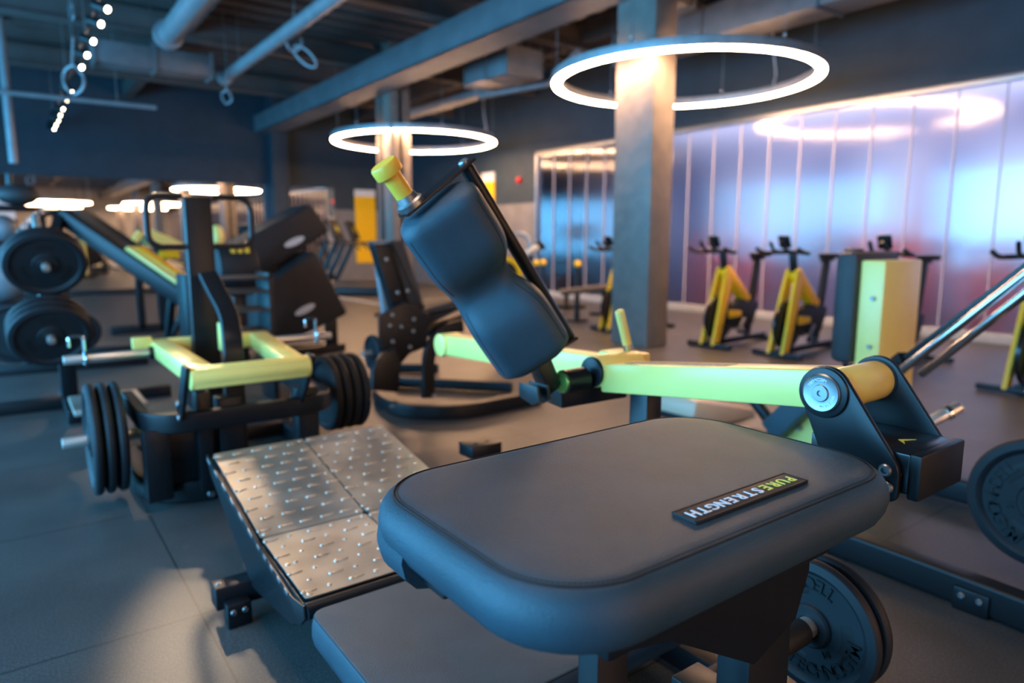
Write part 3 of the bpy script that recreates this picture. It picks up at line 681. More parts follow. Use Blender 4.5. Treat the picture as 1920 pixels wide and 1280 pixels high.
# ================================================================ MACHINE G: chest supported row machine on the right
G = thing('row_machine', (3.2, 1.4, 0), 'black machine at the right with tall lime tower, dark chest pad and chrome lever tubes', 'gym machine')
MB().bx(3.71, 4.14, 1.74, 1.87, .04, 1.04, .012).build('tower_shell', 'lime', G)
MB().bx(3.67, 4.17, 1.87, 2.00, .47, 1.085, .04).build('chest_pad', 'leather_dark', G)
MB().bx(3.82, 3.90, 1.95, 2.03, 1.06, 1.10, .01).build('pad_knob', 'black', G)
for z in (.84, .58): bolt((3.70, 1.79, z), (-1, 0, 0), G, .012)
MB().rail(fillet([(2.38, 1.9, .055), (2.38, .9, .055), (2.30, .1, .055)], .5, 8), .075, .10, .012).build('base_tube', 'black', G)
MB().rail([(3.30, 2.2, .06), (3.30, -.3, .06)], .075, .10, .012).build('base_tube', 'black', G)
MB().bx(2.42, 4.0, 1.86, 1.94, .02, .10, .006).build('base_tube', 'black', G)
MB().bx(2.31, 2.345, .70, .80, 0, .075, .006).build('levelling_foot', 'black', G)
for y in (.725, .775): bolt((2.31, y, .052), (-1, 0, 0), G, .010)
q = [Xp(*p, 2.95) for p in [(1445, 822), (1528, 752), (1556, 770), (1580, 870), (1540, 905), (1440, 880)]]
MB().prism(q, (1, 0, 0), .02, .003).build('side_plate', 'lime', G)
bolt(Xp(1499, 801, 2.93), (-1, 0, 0), G, .014)
q = [Xp(*p, 2.90) for p in [(1437, 790), (1476, 752), (1530, 745), (1536, 758), (1462, 826)]]
MB().prism(q, (1, 0, 0), .10, .012).build('knee_pad', 'leather', G)
MB().bar(Xp(1410, 745, 3.0), Xp(1446, 792, 3.0), .04, .05, up=(1, 0, 0)).build('knee_pad_bracket', 'black', G)
c0 = Yp(1262, 758, 2.75); c1 = Yp(1380, 776, 2.75)
rl = MB().bar(c0, c1, .34, .13, r=.045).build('roll_pad', 'beige', G)  # dark pad coloured beige, its warm glare put into the colour
MB().bar(c0 - V((0, 0, .075)), c1 - V((-.01, 0, .075)), .32, .04, r=.015).build('roll_pad_base', 'black', G)
MB().bx(c0.x + .2, c0.x + .28, 2.86, 3.05, .05, c0.z - .06, .006).build('seat_post', 'black', G)
ta, tb = Dp(1690, 694, 2.6), Dp(1925, 512, 2.25)
MB().cyl(ta, ta + (tb - ta) * 2.0, .0155, n=24, bev=.002).build('lever_tube', 'chrome', G)
ta2, tb2 = Dp(1727, 702, 2.6), Dp(1925, 548, 2.25)
MB().cyl(ta2, ta2 + (tb2 - ta2) * 2.0, .0155, n=24, bev=.002).build('lever_tube', 'chrome', G)
ta3, tb3 = Dp(1700, 672, 2.75), Dp(1925, 500, 2.4)
MB().bar(ta3, ta3 + (tb3 - ta3) * 2.0, .03, .03).build('lever_bar', 'black', G)
MB().bar(ta - (tb - ta) * .12, ta3 - (tb3 - ta3) * .1, .05, .05).build('lever_joint', 'black', G)
MB().bar((3.3, 1.9, .08), ta3, .06, .06).build('lever_post', 'black', G)
ha, hb = Dp(1735, 796, 2.9), Dp(1800, 762, 2.9)
MB().cyl(ha, hb, .025, n=24, bev=.004).build('loading_horn', 'satin', G)
MB().cyl(ha.lerp(hb, .6), ha.lerp(hb, .72), .031).build('horn_collar', 'chrome', G)
MB().bar(ha, (3.3, ha.y + .2, .1), .06, .06).build('horn_post', 'black', G)
# the big lettered plate at the right edge on its own horn
pc_ = Dp(1955, 946, 2.2)
MB().bar((3.30, pc_.y, .05), (3.30, pc_.y, pc_.z + .04), .07, .07, up=(0, 1, 0)).build('horn_post', 'black', G)
MB().cyl((pc_.x - .05, pc_.y, pc_.z), (3.3, pc_.y, pc_.z), .024, n=24).build('loading_horn', 'satin', G)
plate(pc_, (-1, -.0, 0), .215, .04, 'large weight plate with raised lettering cut by the right edge of the picture', True, spin=-PI / 2 + .15)

# ================================================================ MACHINE B: lever machine with the lime frame, left
B = thing('lever_machine', (.8, 3.3, 0), 'plate loaded machine on the left with a lime U frame and curved black bumper rails', 'gym machine')
MB().rail(fillet([(1.25, 4.35, .05), (1.25, 3.17, .05), (.42, 3.17, .05), (.42, 4.35, .05)], .28, 8), .08, .10, .012).build('base_rail', 'black', B)
MB().rail(fillet([(1.215, 3.95, .385), (1.215, 3.08, .385), (.41, 3.08, .385), (.41, 3.7, .385)], .20, 8), .05, .085, .008).build('bumper_rail', 'black', B)
for x, nm in ((.44, 0), (.74, 0), (1.09, 0)): MB().bx(x - .05, x + .05, 3.11, 3.21, .05, .36 if x < .5 else .46, .006).build('upright', 'black', B)
MB().bx(.60, .66, 3.11, 3.2, .05, .5, .006).build('upright', 'black', B)
MB().bx(.42, .72, 3.16, 3.20, .10, .34, .004).build('side_plate', 'black', B)
for z in (.055, .105): bolt((.64, 3.128, z - .02), (0, -1, 0), B, .016)
MB().bx(.40, 1.22, 3.9, 3.98, .02, .10, .006).build('cross_tube', 'black', B)
yz = .60
def yb(a, b_, w_=.085, h_=.085): MB().bar(a, b_, w_, h_, r=.012).build('lever_frame', 'lime', B)
yb((.555, 2.92, yz), (1.02, 2.92, yz), .085, .085); yb((.60, 2.93, yz), (.60, 3.92, yz), .10, .08); yb((.975, 2.93, yz), (1.10, 3.92, yz), .10, .08); yb((.55, 3.9, yz), (1.15, 3.9, yz), .08, .08)
MB().cyl((.545, 2.92, yz), (1.03, 2.92, yz), .048, n=28, bev=.004).build('front_tube', 'lime', B)
MB().bx(.47, .56, 3.86, 3.9, yz, yz + .06, .005).build('lever_tab', 'lime', B)
MB().bx(.82, .87, 3.55, 3.62, yz, yz + .14, .005).build('lever_tab', 'lime', B)
for x in (.535, 1.045): MB().prism([(x, 2.875, yz + .05), (x, 2.97, yz + .05), (x, 3.16, yz - .2), (x, 3.06, yz - .2)], (1, 0, 0), .016, .003).build('link_plate', 'black', B)
for z in (.47, .41): bolt((.525, 3.07, z), (-1, 0, 0), B, .014)
MB().bx(.735, .865, 3.76, 3.83, .05, 1.365, .008).build('mast', 'black', B)
MB().tube(fillet([(.73, 3.78, 1.365), (.565, 3.78, 1.365), (.565, 3.78, 1.115), (.73, 3.78, 1.115)], .07, 6), .015, 12, up=(0, 1, 0)).build('grip_loop', 'black', B)
MB().tube(fillet([(.87, 3.78, 1.365), (1.06, 3.78, 1.365), (1.06, 3.78, 1.115), (.87, 3.78, 1.115)], .07, 6), .015, 12, up=(0, 1, 0)).build('grip_loop', 'black', B)
arm = fillet([Yp(390, 515, 3.6), Yp(405, 545, 3.5), Yp(430, 590, 3.35), Yp(436, 640, 3.2), Yp(438, 700, 3.2)], .15, 6)
MB().rail(arm + [V((arm[-1].x, 3.2, .10))], .085, .04, .008, up=(0, -1, .2)).build('curved_arm', 'black', B)
for (x0, x1, y_) in ((.57, .17, 3.78), (1.10, 1.50, 3.85)):
    MB().cyl((x0, y_, yz - .01), (x1, y_, yz - .01), .022, n=24, bev=.004).build('loading_horn', 'satin', B)
    MB().cyl((x0 + (x1 - x0) * .02, y_, yz - .01), (x0 + (x1 - x0) * .1, y_, yz - .01), .032).build('horn_stop', 'black', B)
    xx = x0 + (x1 - x0) * .78
    MB().tube([V((xx, y_, yz - .01)) + V((0, .03 * math.cos(a), .03 * math.sin(a))) for a in [2 * PI * i / 16 for i in range(16)]], .007, 8, up=(1, 0, 0), closed=True).tube(fillet([(xx, y_, yz + .02), (xx, y_, yz + .10), (xx - .06, y_, yz + .10), (xx - .06, y_, yz + .05)], .02), .007, 8, up=(0, 1, 0)).build('spring_clip', 'chrome', B)
MB().cyl((.12, 3.42, .285), (.50, 3.42, .285), .024, n=24, bev=.004).build('loading_horn', 'satin', B)
MB().cyl((1.14, 3.5, .33), (1.52, 3.5, .33), .024, n=24, bev=.004).build('loading_horn', 'satin', B)
MB().bx(.22, .58, 4.3, 4.75, .20, .23, .004).build('foot_plate', 'tread', B)
MB().bx(.3, .4, 4.4, 4.6, .09, .2, .004).build('foot_plate_post', 'black', B)
Ls = ['leftmost weight plate of the three on the low left horn of the lime framed machine', 'middle weight plate on the low left horn of the lime framed machine', 'weight plate nearest the rail on the low left horn of the lime framed machine']
for i in range(3): plate((.235 + .047 * i, 3.42, .285), (-1, 0, 0), .245, .043, Ls[i])
Ls = ['innermost weight plate on the right horn of the lime framed machine', 'second weight plate on the right horn of the lime framed machine', 'third weight plate on the right horn of the lime framed machine', 'outermost weight plate on the right horn of the lime framed machine']
for i in range(4): plate((1.325 + .052 * i, 3.5, .33), (-1, 0, 0), .205, .047, Ls[i])


# ================================================================ leg press and plates behind it, far left
L = thing('leg_press', (1.2, 7.0, 0), 'inclined leg press with black rails and a yellow lower carriage at the left', 'gym machine')
lt, lb = Dp(112, 402, 7.0), Dp(352, 566, 7.0)
dr = (lb - lt).normalized(); sdv = dr.cross(V((0, 0, 1))).normalized()
for o_, m_ in ((0, 'black'), (.32, 'black')): MB().bar(lt + sdv * -o_, lb + sdv * -o_, .10, .16, r=.012).build('guide_rail', m_, L)
for o_ in (.1, .22): MB().bar(lt - sdv * o_ + V((0, 0, .05)), lt.lerp(lb, .52) - sdv * o_ + V((0, 0, .05)), .07, .05, r=.01).build('rail_cover', 'brownpad', L)
MB().bar(lt.lerp(lb, .50) - sdv * .16 + V((0, 0, .09)), lt.lerp(lb, .99) - sdv * .16 + V((0, 0, .09)), .30, .09, r=.02).build('carriage', 'lime', L)
MB().bar(lt.lerp(lb, .55) - sdv * .16 + V((0, 0, .14)), lt.lerp(lb, .93) - sdv * .16 + V((0, 0, .14)), .12, .06, r=.02).build('carriage_cover', 'yellow', L)
p = lt.lerp(lb, .88); p2 = Zp(314, 648, .04)
MB().bar(p, p2, .07, .07).build('leg', 'black', L); MB().bar(lb, p2, .05, .05).build('brace', 'black', L)
q1 = Zp(60, 700, .04); MB().bar(lt, (q1.x, q1.y + .4, .04), .09, .09).build('leg', 'black', L)
MB().bar((p2.x, p2.y, .04), (p2.x - .9, p2.y + .1, .04), .08, .08).build('base_tube', 'black', L)
MB().bar((q1.x - .4, q1.y + .3, .04), (q1.x + .9, q1.y + .2, .04), .08, .08).build('base_tube', 'black', L)
hd = lt - dr * .02; MB().tube(fillet([hd, hd + V((-.12, 0, .02)), hd + V((-.26, -.02, -.2)), hd + V((-.3, 0, -.45))], .2), .04, 12).build('chain_arch', 'black', L)
ch = MB()
for i in range(14):
    a = i / 13; c_ = (hd + V((.02, -.06, .07))).lerp(hd + V((-.36, -.06, -.22)), a) + V((0, 0, .07 * math.sin(a * PI)))
    ch.tube([c_ + V((.018 * math.cos(t_), 0 if i % 2 else .012 * math.sin(t_), .026 * math.sin(t_))) for t_ in [2 * PI * j / 10 for j in range(10)]], .006, 6, up=(0, 1, 0), closed=True)
plab(ch.build('chain', 'chrome', L), 'shiny steel chain over the top end')
T = thing('plate_tree', (.3, 5.3, 0), 'black plate storage tree loaded with large plates at the left edge', 'rack')
n_ = V((.02, -.87, -.48)).normalized()
u1, u2 = Dp(85, 495, 4.25), Dp(95, 630, 4.25)
MB().bx(.22, .32, 5.5, 5.6, .05, 1.12, .008).build('post', 'black', T)
MB().bx(-.35, .9, 5.5, 5.6, 0, .08, .008).build('base_tube', 'black', T); MB().bx(.22, .32, 5.0, 6.0, 0, .08, .008).build('base_tube', 'black', T)
for c_ in (u1, u2): MB().cyl(c_ + n_ * .06, c_ - n_ * .62, .024, n=20, bev=.004).build('storage_horn', 'satin', T)
for c_ in (u1, u2): MB().bx(c_.x - .03, c_.x + .03, c_.y - .02, 5.52, c_.z - .03 + .1, c_.z + .03 + .1, .004).build('horn_arm', 'black', T) if 0 else MB().cyl(c_ - n_ * .3, (.27, 5.55, c_.z + .22), .03).build('horn_arm', 'black', T)
for i, c_ in enumerate((u1, u1 - n_ * .06, u2, u2 - n_ * .06, u2 - n_ * .12)):
    plate(c_, n_, .225, .045, ['front plate of the upper pair on the plate tree', 'rear plate of the upper pair on the plate tree', 'front plate of the lower stack on the plate tree', 'second plate of the lower stack on the plate tree', 'rearmost plate of the lower stack on the plate tree'][i])
lo1, lo2 = Dp(28, 625, 4.9), Dp(150, 622, 5.4)
for c_ in (lo1, lo2): MB().cyl(c_ + V((0, -.04, 0)), (c_.x, 5.9, c_.z), .022).build('storage_horn', 'satin', T)
MB().bar((lo1.x, 5.85, lo1.z), (lo2.x, 5.85, lo2.z), .05, .05).build('cross_bar', 'black', T)
MB().bar((.27, 5.55, lo1.z), (.27, 5.85, lo1.z), .05, .05).build('cross_bar', 'black', T)
plate(lo1, (-.1, -1, 0), .215, .045, 'weight plate low on the plate tree at the very left edge of the picture')
plate(lo2, (.1, -1, 0), .15, .04, 'small weight plate low on the right side of the plate tree')
# shelf with balls at the far left edge
S = thing('ball_shelf', (-.05, 7.5, 0), 'dark shelf stand at the left edge carrying pale blue balls', 'rack')
s0 = Dp(35, 385, 7.4); 
MB().bx(s0.x - .6, s0.x + .22, s0.y - .3, s0.y + .3, s0.z - .06, s0.z - .01, .02).build('top_shelf', 'black', S)
b1_, b2_ = Dp(5, 428, 7.4), Dp(2, 520, 7.4)
for z_ in (b1_.z - .145, b2_.z - .265): MB().bx(s0.x - .6, s0.x + .22, s0.y - .3, s0.y + .3, z_ - .03, z_, .01).build('shelf', 'black', S)
for x_ in (s0.x - .58, s0.x + .17):
    for y_ in (s0.y - .27, s0.y + .25): MB().bx(x_, x_ + .05, y_, y_ + .05, 0, s0.z - .05).build('post', 'black', S)
for p_, r_, lb_ in (((s0.x, s0.y, s0.z + .112), .13, 'dark flattened ball on top of the shelf stand'), ((b1_.x, s0.y, b1_.z), .14, 'pale blue ball on the middle shelf of the stand'), ((b2_.x, s0.y, b2_.z + .0), .26, 'large pale blue ball on the lowest shelf of the stand')):
    tag(MB().sph(p_, r_, (1.5 if 'dark' in lb_ else 1, 1, .9 if 'dark' in lb_ else 1)).build('exercise_ball', 'leather_dark' if 'dark' in lb_ else 'pipe'), lb_, 'ball')

# ================================================================ machine with two big black shells, behind the lime frame
X = thing('shell_machine', (2.1, 6.9, 0), 'machine with two tilted matt black housings bearing oval silver emblems', 'gym machine')
def shell(pxs, y_, th, nm):
    q = [Yp(*p, y_) for p in pxs]; q = fillet(q, .05, 4, True)
    return MB().prism([p + V((0, th / 2, 0)) for p in q], (0, 1, 0), th, .03).build(nm, 'boxblack', X)
sA = shell([(432, 462), (584, 380), (620, 432), (482, 524), (455, 524)], 6.55, .5, 'upper_shell')
sB = shell([(482, 545), (592, 468), (654, 588), (520, 652), (482, 640)], 6.35, .55, 'lower_shell')
for (px, py, y_, sh) in ((552, 453, 6.55, sA), (572, 580, 6.35, sB)):
    c_ = Yp(px, py, y_); t = MB(); t.loft([[V((.105 * math.cos(a), z_, .033 * math.sin(a))) for a in [2 * PI * i / 28 for i in range(28)]] for z_ in (-.008, .004)])
    t.bm.transform(M4((0, -math.radians(24), 0), c_)); plab(t.build('emblem', 'silver', sh), 'oval silver emblem')
MB().bx(1.7, 2.55, 6.75, 6.83, .02, .10, .006).build('base_tube', 'black', X)
MB().bar(Zp(500, 668, .05), Zp(645, 650, .05), .07, .08).build('base_tube', 'black', X)
pz_ = Zp(622, 652, .05); MB().bx(pz_.x - .05, pz_.x + .05, pz_.y - .05, pz_.y + .05, .05, .36, .006).build('post', 'black', X)
MB().bx(1.95, 2.15, 6.7, 6.9, .05, .5, .006).build('post', 'black', X)
tt = MB().bar(Yp(462, 622, 6.2), Yp(505, 640, 6.2), .08, .05); tt.build('release_handle', 'yellow', X)
dc = Yp(442, 505, 5.9)
MB().cyl(dc + V((-.17, 0, 0)), dc + V((.14, 0, 0)), .215, n=40, bev=.03).build('drum', 'boxblack', X)
tx = MB()
for i in range(3): tx.box(dc + V((-.05 + .055 * i, -.142, .162)), (.035, .07, .012), .003, (math.radians(48), 0, 0))
for pc in range(1): plab(tx.build('drum_marking', 'knob', X), 'yellow marking')
MB().bx(dc.x - .04, dc.x + .06, dc.y - .05, dc.y + .05, .05, dc.z - .2, .006).build('drum_post', 'black', X)
MB().bx(dc.x - .1, dc.x + .5, dc.y + .0, 6.8, .02, .10, .006).build('base_tube', 'black', X)
# stand with three shelves seen behind the mast
D2 = thing('accessory_stand', (1.15, 5.1, 0), 'narrow dark stand with thin shelves directly behind the black mast', 'rack')
a_, b_ = Yp(347, 520, 5.0), Yp(500, 520, 5.0)
for x in (a_.x, b_.x): MB().bx(x - .02, x + .02, 4.9, 5.2, 0, a_.z + .02, .005).build('side_post', 'black', D2)
for py in (522, 548, 584, 625): z_ = Yp(400, py, 5.0).z; MB().bx(a_.x, b_.x, 4.9, 5.2, z_ - .01, z_ + .01, .003).build('shelf', 'brownpad', D2)

# yellow machine far behind, left of the mast
Y1 = thing('yellow_bench_machine', (2.2, 9.6, 0), 'machine with angled yellow covers far behind the leg press', 'gym machine')
for q, th in (([(245, 455), (262, 432), (268, 440), (252, 468)], .3), ([(272, 440), (286, 430), (350, 458), (350, 470), (280, 462)], .4), ([(300, 470), (335, 470), (338, 484), (300, 484)], .3)):
    MB().prism([Yp(*p, 9.4) + V((0, th / 2, 0)) for p in q], (0, 1, 0), th, .01).build('cover', 'lime' if q[0][0] < 290 else 'yellow', Y1)
c_ = Yp(300, 462, 9.5); MB().bx(c_.x - .06, c_.x + .06, 9.5, 9.62, 0, c_.z, .006).build('post', 'black', Y1); MB().bx(c_.x - .6, c_.x + .5, 9.5, 9.62, 0, .1, .006).build('base_tube', 'black', Y1)
c_ = Yp(256, 458, 9.5); MB().bx(c_.x - .04, c_.x + .04, 9.5, 9.6, .05, c_.z, .006).build('post', 'black', Y1)
K = thing('lime_post_machine', (2.3, 8.5, 0), 'slim lime post with a rounded lime head just right of the mast', 'gym machine')
c_ = Yp(407, 445, 8.4); MB().sph(c_, .11, (.75, .8, 1.3)).build('head', 'lime', K)
MB().bx(c_.x - .05, c_.x + .05, 8.36, 8.46, 0, c_.z - .1, .01).build('post', 'lime', K); MB().bx(c_.x - .3, c_.x + .3, 8.3, 8.5, 0, .06, .01).build('base', 'black', K)

# ================================================================ MACHINE E: black plate loaded bench in the centre
E_ = thing('bench_machine', (2.3, 4.1, 0), 'black machine with upright backrest and bolted side plates, left of the contoured roller', 'gym machine')
def poly(pxs, y_, th, nm, m_, par, r=.006, fr=0):
    q = [Yp(*p, y_) for p in pxs]
    if fr: q = fillet(q, fr, 4, True)
    return MB().prism([p + V((0, th / 2, 0)) for p in q], (0, 1, 0), th, r).build(nm, m_, par)
poly([(728, 452), (758, 450), (806, 600), (776, 606)], 4.25, .36, 'backrest', 'leather_dark', E_, .02, .02)
poly([(702, 458), (730, 456), (770, 600), (745, 608)], 4.22, .10, 'backrest_frame', 'black', E_)
poly([(707, 500), (722, 600), (745, 600), (716, 490)], 4.3, .05, 'backrest_rib', 'pipe', E_)
sp_ = poly([(712, 592), (758, 565), (806, 590), (800, 650), (770, 662), (738, 700), (712, 640)], 4.15, .03, 'side_plate', 'black', E_)
for px, py in ((735, 590), (775, 598), (731, 610), (752, 612), (736, 640), (742, 690), (715, 706), (764, 545), (745, 548), (724, 486), (774, 620), (768, 650)): bolt(Yp(px, py, 4.15) - V((0, .005, 0)), (0, -1, 0), E_, .013)
poly([(740, 600), (860, 562), (870, 578), (800, 612)], 4.2, .36, 'seat', 'leather_dark', E_, .02, .02)
poly([(800, 612), (868, 590), (868, 615), (812, 640)], 4.25, .06, 'seat_frame', 'black', E_)
sw = fillet([Yp(866, 610, 4.2), Yp(826, 620, 4.2), Yp(803, 660, 4.2), Yp(802, 745, 4.2)], .15, 6)
MB().rail(sw, .09, .05, .008, up=(0, 1, 0)).build('curved_leg', 'black', E_)
disc = [Yp(695, 730, 4.1), Yp(697, 690, 4.1), Yp(715, 662, 4.1), Yp(738, 652, 4.1), Yp(748, 680, 4.1), Yp(744, 735, 4.1)]
MB().prism(disc, (0, 1, 0), .05, .004).build('cam_plate', 'black', E_)
br_ = fillet([Zp(712, 700, .05), Zp(706, 742, .05), Zp(752, 770, .05), Zp(860, 772, .05), Zp(1010, 742, .05)], .25, 6)
MB().rail(br_, .08, .09, .01).build('base_rail', 'black', E_)
MB().rail([Zp(745, 715, .05), Zp(960, 725, .05)], .07, .08, .01).build('base_rail', 'black', E_)
MB().rail([Zp(745, 690, .05), Zp(822, 690, .05)], .07, .08, .01).build('base_rail', 'black', E_)
MB().bx(Zp(852, 778, 0).x - .04, Zp(852, 778, 0).x + .04, Zp(852, 778, 0).y - .03, Zp(852, 778, 0).y + .05, 0, .07, .004).build('levelling_foot', 'black', E_)
for px, py in ((735, 762), (814, 742)): bolt(Zp(px, py, .09), (0, -.3, 1), E_, .014)
c_ = Yp(700, 662, 4.35); MB().cyl((c_.x - .08, 4.35, c_.z), (c_.x + .3, 4.35, c_.z), .024).build('loading_horn', 'satin', E_)
plate((c_.x, 4.35, c_.z), (-1, 0, 0), .13, .04, 'small weight plate on the rear horn of the black central bench machine')

# ================================================================ far centre: benches, posts, discs
Fb = thing('flat_bench', (4.9, 7.9, 0), 'low dark flat bench left of the big column', 'bench')
a_, b_ = Dp(1050, 548, 9.2), Dp(1158, 536, 9.2)
MB().bar(a_, b_, .30, .07, r=.03).build('seat', 'brownpad', Fb)
g_ = Zp(1136, 588, .03); MB().bar(Dp(1132, 545, 9.2), g_, .06, .06).build('leg', 'black', Fb); MB().bar(g_ + V((-.2, .15, 0)), g_ + V((.25, -.2, 0)), .06, .05).build('foot', 'black', Fb)
g2 = Zp(1062, 575, .03); MB().bar(Dp(1062, 552, 9.2), g2, .06, .06).build('leg', 'black', Fb); MB().bar(g2 + V((-.2, .15, 0)), g2 + V((.25, -.2, 0)), .06, .05).build('foot', 'black', Fb)
for (px, py, d_, lb_) in ((1083, 495, 9.6, 'short post with a round yellow knob before the translucent wall'), (1018, 492, 10.2, 'post with a round yellow knob at the corner of the translucent wall'), (1005, 493, 10.5, 'yellow knobbed post just left of another, behind the guard bar')):
    c_ = Dp(px, py, d_); e = thing('knob_post', (c_.x, c_.y, 0), lb_, 'post'); MB().sph(c_, .05).build('knob', 'yellow', e); MB().cyl((c_.x, c_.y, 0), c_, .04, .03).build('post', 'black', e); MB().cyl((c_.x, c_.y, 0), (c_.x, c_.y, .03), .15).build('base', 'black', e)
R1 = thing('abdominal_machine', (4.3, 7.2, 0), 'dark machine with yellow ringed disc glimpsed between roller and guard bar', 'gym machine')
c_ = Dp(945, 515, 7.5)
MB().lathe([(.21, -.02), (.21, .02)], c_, (-.3, -1, 0), 40).build('wheel', 'boxblack', R1)
MB().lathe([(.15, .015), (.15, .035), (.20, .035), (.20, .015)], c_, (-.3, -1, 0), 40).build('wheel_ring', 'yellow', R1)
MB().bx(c_.x - .05, c_.x + .05, c_.y + .02, c_.y + .12, 0, c_.z, .01).build('post', 'black', R1)
MB().bar(Dp(990, 540, 7.5), Dp(1005, 552, 7.5), .15, .06, r=.01).build('foot_cover', 'yellow', R1)
MB().bar(c_ + V((0, .1, -.2)), Dp(1000, 556, 7.5), .1, .1).build('frame_bar', 'black', R1)
MB().bar(Dp(1000, 556, 7.5), Zp(1010, 600, .05), .08, .08).build('frame_bar', 'black', R1); MB().bx(c_.x - .3, c_.x + .6, c_.y + .0, c_.y + .1, 0, .08, .01).build('base_tube', 'black', R1)
hq = [Dp(962, 455, 8.5), Dp(966, 438, 8.5), Dp(982, 438, 8.5), Dp(993, 450, 8.5), Dp(995, 470, 8.5)]
R2 = thing('pulldown_machine', (5.2, 7.9, 0), 'grey looped frame with a pale roller, behind the guard bar', 'gym machine')
MB().tube(fillet(hq, .08), .03, 10).build('loop_handle', 'pipe', R2)
hb_ = hq[-1]; MB().cyl(hb_, (hb_.x, hb_.y, 0), .035).build('post', 'black', R2); MB().cyl((hb_.x, hb_.y, 0), (hb_.x, hb_.y, .04), .3).build('base', 'black', R2)
MB().cyl(Dp(988, 476, 8.5), Dp(1010, 462, 8.5), .045, bev=.01).build('roller', 'beige', R2)
MB().bar(Dp(1010, 462, 8.5), Dp(1017, 456, 8.5), .1, .14, r=.02).build('bracket', 'black', R2)

# ================================================================ treadmills and banners
def treadmill(x, y, lab, first=None):
    if first: return dup(first, (x, y, 0), lab)
    t = thing('treadmill', (x, y, 0), lab, 'treadmill', 'treadmills by the far wall')
    MB().bx(x - .42, x + .42, y - .95, y + .95, 0, .20, .03).build('deck', 'black', t)
    MB().bx(x - .25, x + .25, y - .96, y + .7, .195, .21, .003).build('belt', 'brownpad', t)
    for sx in (-.38, .38):
        MB().bar((x + sx, y + .85, .15), (x + sx, y + .35, 1.15), .06, .12, r=.02).build('upright', 'black', t)
        MB().tube(fillet([(x + sx, y + .38, 1.1), (x + sx, y - .2, 1.05), (x + sx, y - .3, .95)], .08), .02, 10).build('handrail', 'black', t)
    cs = MB().box((x, y + .3, 1.36), (.66, .07, .44), .02, (math.radians(-22), 0, 0)).build('console', 'boxblack', t)
    MB().box((x, y + .255, 1.37), (.13, .012, .12), .01, (math.radians(-22), 0, 0)).build('screen_mark', 'olive', cs)
    MB().cyl((x - .2, y - .95, .10), (x + .2, y - .95, .10), .05).build('belt_roller', 'black', t)
    MB().lathe([(.07, 0), (.07, .01)], (x + .28, y - .955, .12), (0, -1, 0), 20).build('end_cap', 'knob', t)
    return t
tm = treadmill(5.75, 13.5, 'left one of two treadmills standing before the grey far wall')
tm.rotation_euler.z = math.radians(52)
treadmill(6.64, 14.7, 'right one of two treadmills, standing beside the second column', tm)
b0_ = Yp(665, 370, FY - .02); b1_ = Yp(703, 372, FY - .02)
def banner(bx, lab, top):
    e = thing('wall_banner', (bx[0], bx[2], bx[4]), lab, 'banner'); MB().bx(*bx).build('fabric', 'yellow', e); MB().bx(*top).build('top_strip', 'white', e)
banner((b0_.x, b1_.x, FY - .03, FY - .005, .55, 2.25), 'tall yellow banner on the far grey wall behind the treadmills', (b0_.x, b1_.x, FY - .032, FY - .004, 2.25, 2.42))
y0_, y1_ = Xp(905, 350, WX).y, Xp(928, 350, WX).y
banner((WX - .03, WX - .005, y1_, y0_, .5, 2.42), 'yellow banner on the right grey wall, mostly hidden by the contoured roller', (WX - .032, WX - .004, y1_, y0_, 2.42, 2.62))
tag(MB().bx(5.26, 5.34, 10.6, 13.4, .0, .012, .003).build('floor_strip', 'skirt'), 'pale raised strip on the floor in front of the treadmills', 'floor strip')

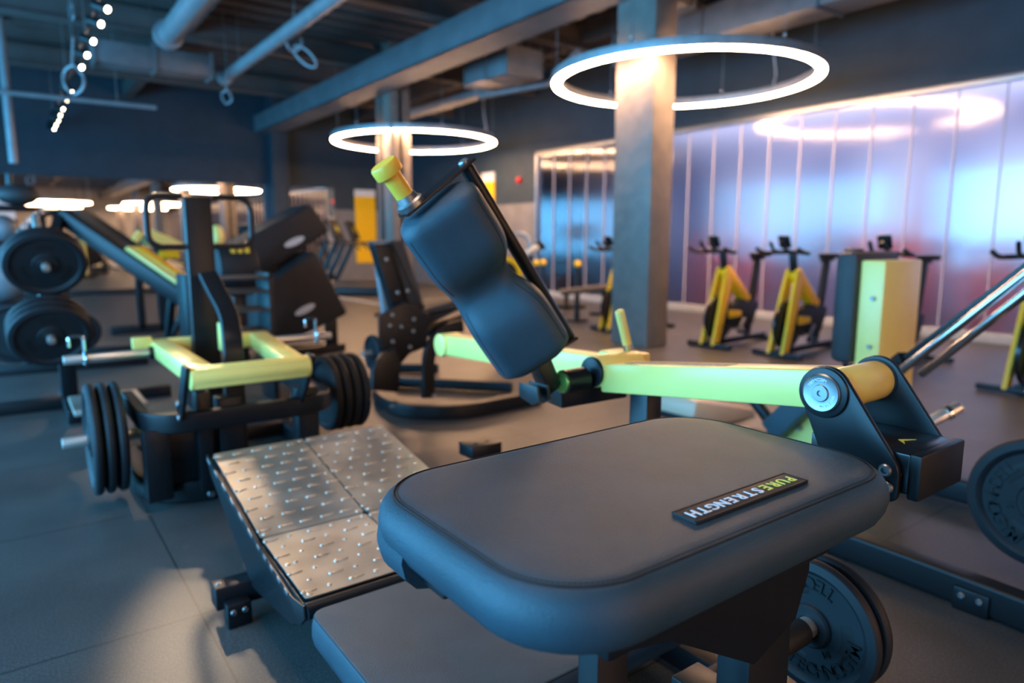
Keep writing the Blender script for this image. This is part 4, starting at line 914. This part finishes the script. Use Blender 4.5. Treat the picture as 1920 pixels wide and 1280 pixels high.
# ================================================================ exercise bikes
def bike(x, y, lab):
    t = thing('exercise_bike', (x, y, 0), lab, 'exercise bike', None); P = lambda a, b_, c: V((x + a, y + b_, c))
    MB().bar(P(0, -.27, .035), P(0, .27, .035), .07, .05, r=.012).build('front_foot', 'black', t)
    MB().bar(P(.98, -.25, .035), P(.98, .25, .035), .07, .05, r=.012).build('rear_foot', 'black', t)
    MB().bar(P(.0, 0, .05), P(1.0, 0, .07), .06, .06).build('floor_beam', 'black', t)
    for s_ in (-1, 1): MB().prism([P(-.05, s_ * .075, .04), P(.05, s_ * .075, .04), P(.24, s_ * .06, .62), P(.26, s_ * .05, .86), P(.17, s_ * .05, .86), P(.10, s_ * .06, .62)], (0, 1, 0), .04, .012).build('fork_leg', 'yellow', t)
    MB().bar(P(.20, 0, .84), P(.62, 0, .47), .11, .13, r=.03).build('top_tube', 'yellow', t)
    MB().lathe([(.03, .02), (.22, .02), (.24, .014), (.24, -.014), (.22, -.02), (.03, -.02)], P(.15, 0, .31), (0, 1, 0), 48).build('flywheel', 'blackgloss', t)
    MB().prism(fillet([P(.20, 0, .42), P(.52, 0, .52), P(.80, 0, .46), P(.70, 0, .20), P(.42, 0, .20), P(.2, 0, .25)], .05, 4, True), (0, 1, 0), .11, .02).build('drive_cover', 'boxblack', t)
    for s_ in (-1, 1):
        MB().prism(fillet([P(.24, s_ * .06, .40), P(.46, s_ * .06, .38), P(.46, s_ * .06, .32), P(.24, s_ * .06, .31)], .02, 3, True), (0, 1, 0), .012, .002).build('cover_badge', 'yellow', t)
        MB().bar(P(.50, s_ * .08, .30), P(.50 + .12 * s_, s_ * .09, .17), .02, .035).build('crank', 'steel', t)
        MB().bx(x + .50 + .12 * s_ - .05, x + .50 + .12 * s_ + .05, min(y + s_ * .10, y + s_ * .18), max(y + s_ * .10, y + s_ * .18), .15, .18, .01).build('pedal', 'black', t)
    MB().bar(P(.66, 0, .10), P(.80, 0, .93), .06, .08, r=.015).build('seat_post', 'black', t)
    MB().bar(P(.70, 0, .94), P(.92, 0, .95), .04, .04).build('seat_slider', 'black', t)
    MB().prism(fillet([P(.66, -.02, .985), P(.66, .02, .985), P(.84, .085, .985), P(.96, .09, .985), P(.96, -.09, .985), P(.84, -.085, .985)], .04, 4, True), (0, 0, 1), .05, .02).build('saddle', 'black', t)
    MB().bar(P(.21, 0, .84), P(.17, 0, 1.02), .06, .07, r=.015).build('stem', 'black', t)
    MB().tube(fillet([P(-.10, -.22, 1.06), P(.02, -.22, 1.02), P(.14, -.20, 1.02), P(.17, 0, 1.03), P(.14, .20, 1.02), P(.02, .22, 1.02), P(-.10, .22, 1.06)], .06, 5), .020, 12).build('handlebar', 'black', t)
    for s_ in (-1, 1): MB().tube(fillet([P(.15, s_ * .07, 1.03), P(-.05, s_ * .07, 1.04), P(-.14, s_ * .05, 1.13)], .06, 5), .017, 10).build('aero_bar', 'black', t)
    MB().box(P(.02, 0, 1.13), (.03, .12, .13), .012, (0, -.4, 0)).build('console', 'black', t)
    return t
bk0 = bike(5.98, 4.58, 'yellow exercise bike right beside the big column')
dup(bk0, (5.98, 6.15, 0), 'exercise bike mostly hidden behind the big column')
dup(bk0, (6.03, 3.80, 0), 'yellow exercise bike directly left of the lime tower')
dup(bk0, (6.03, 2.86, 0), 'exercise bike hidden behind the lime tower, only its saddle showing')
dup(bk0, (5.98, 1.78, 0), 'yellow exercise bike at the right edge behind the chrome tubes')
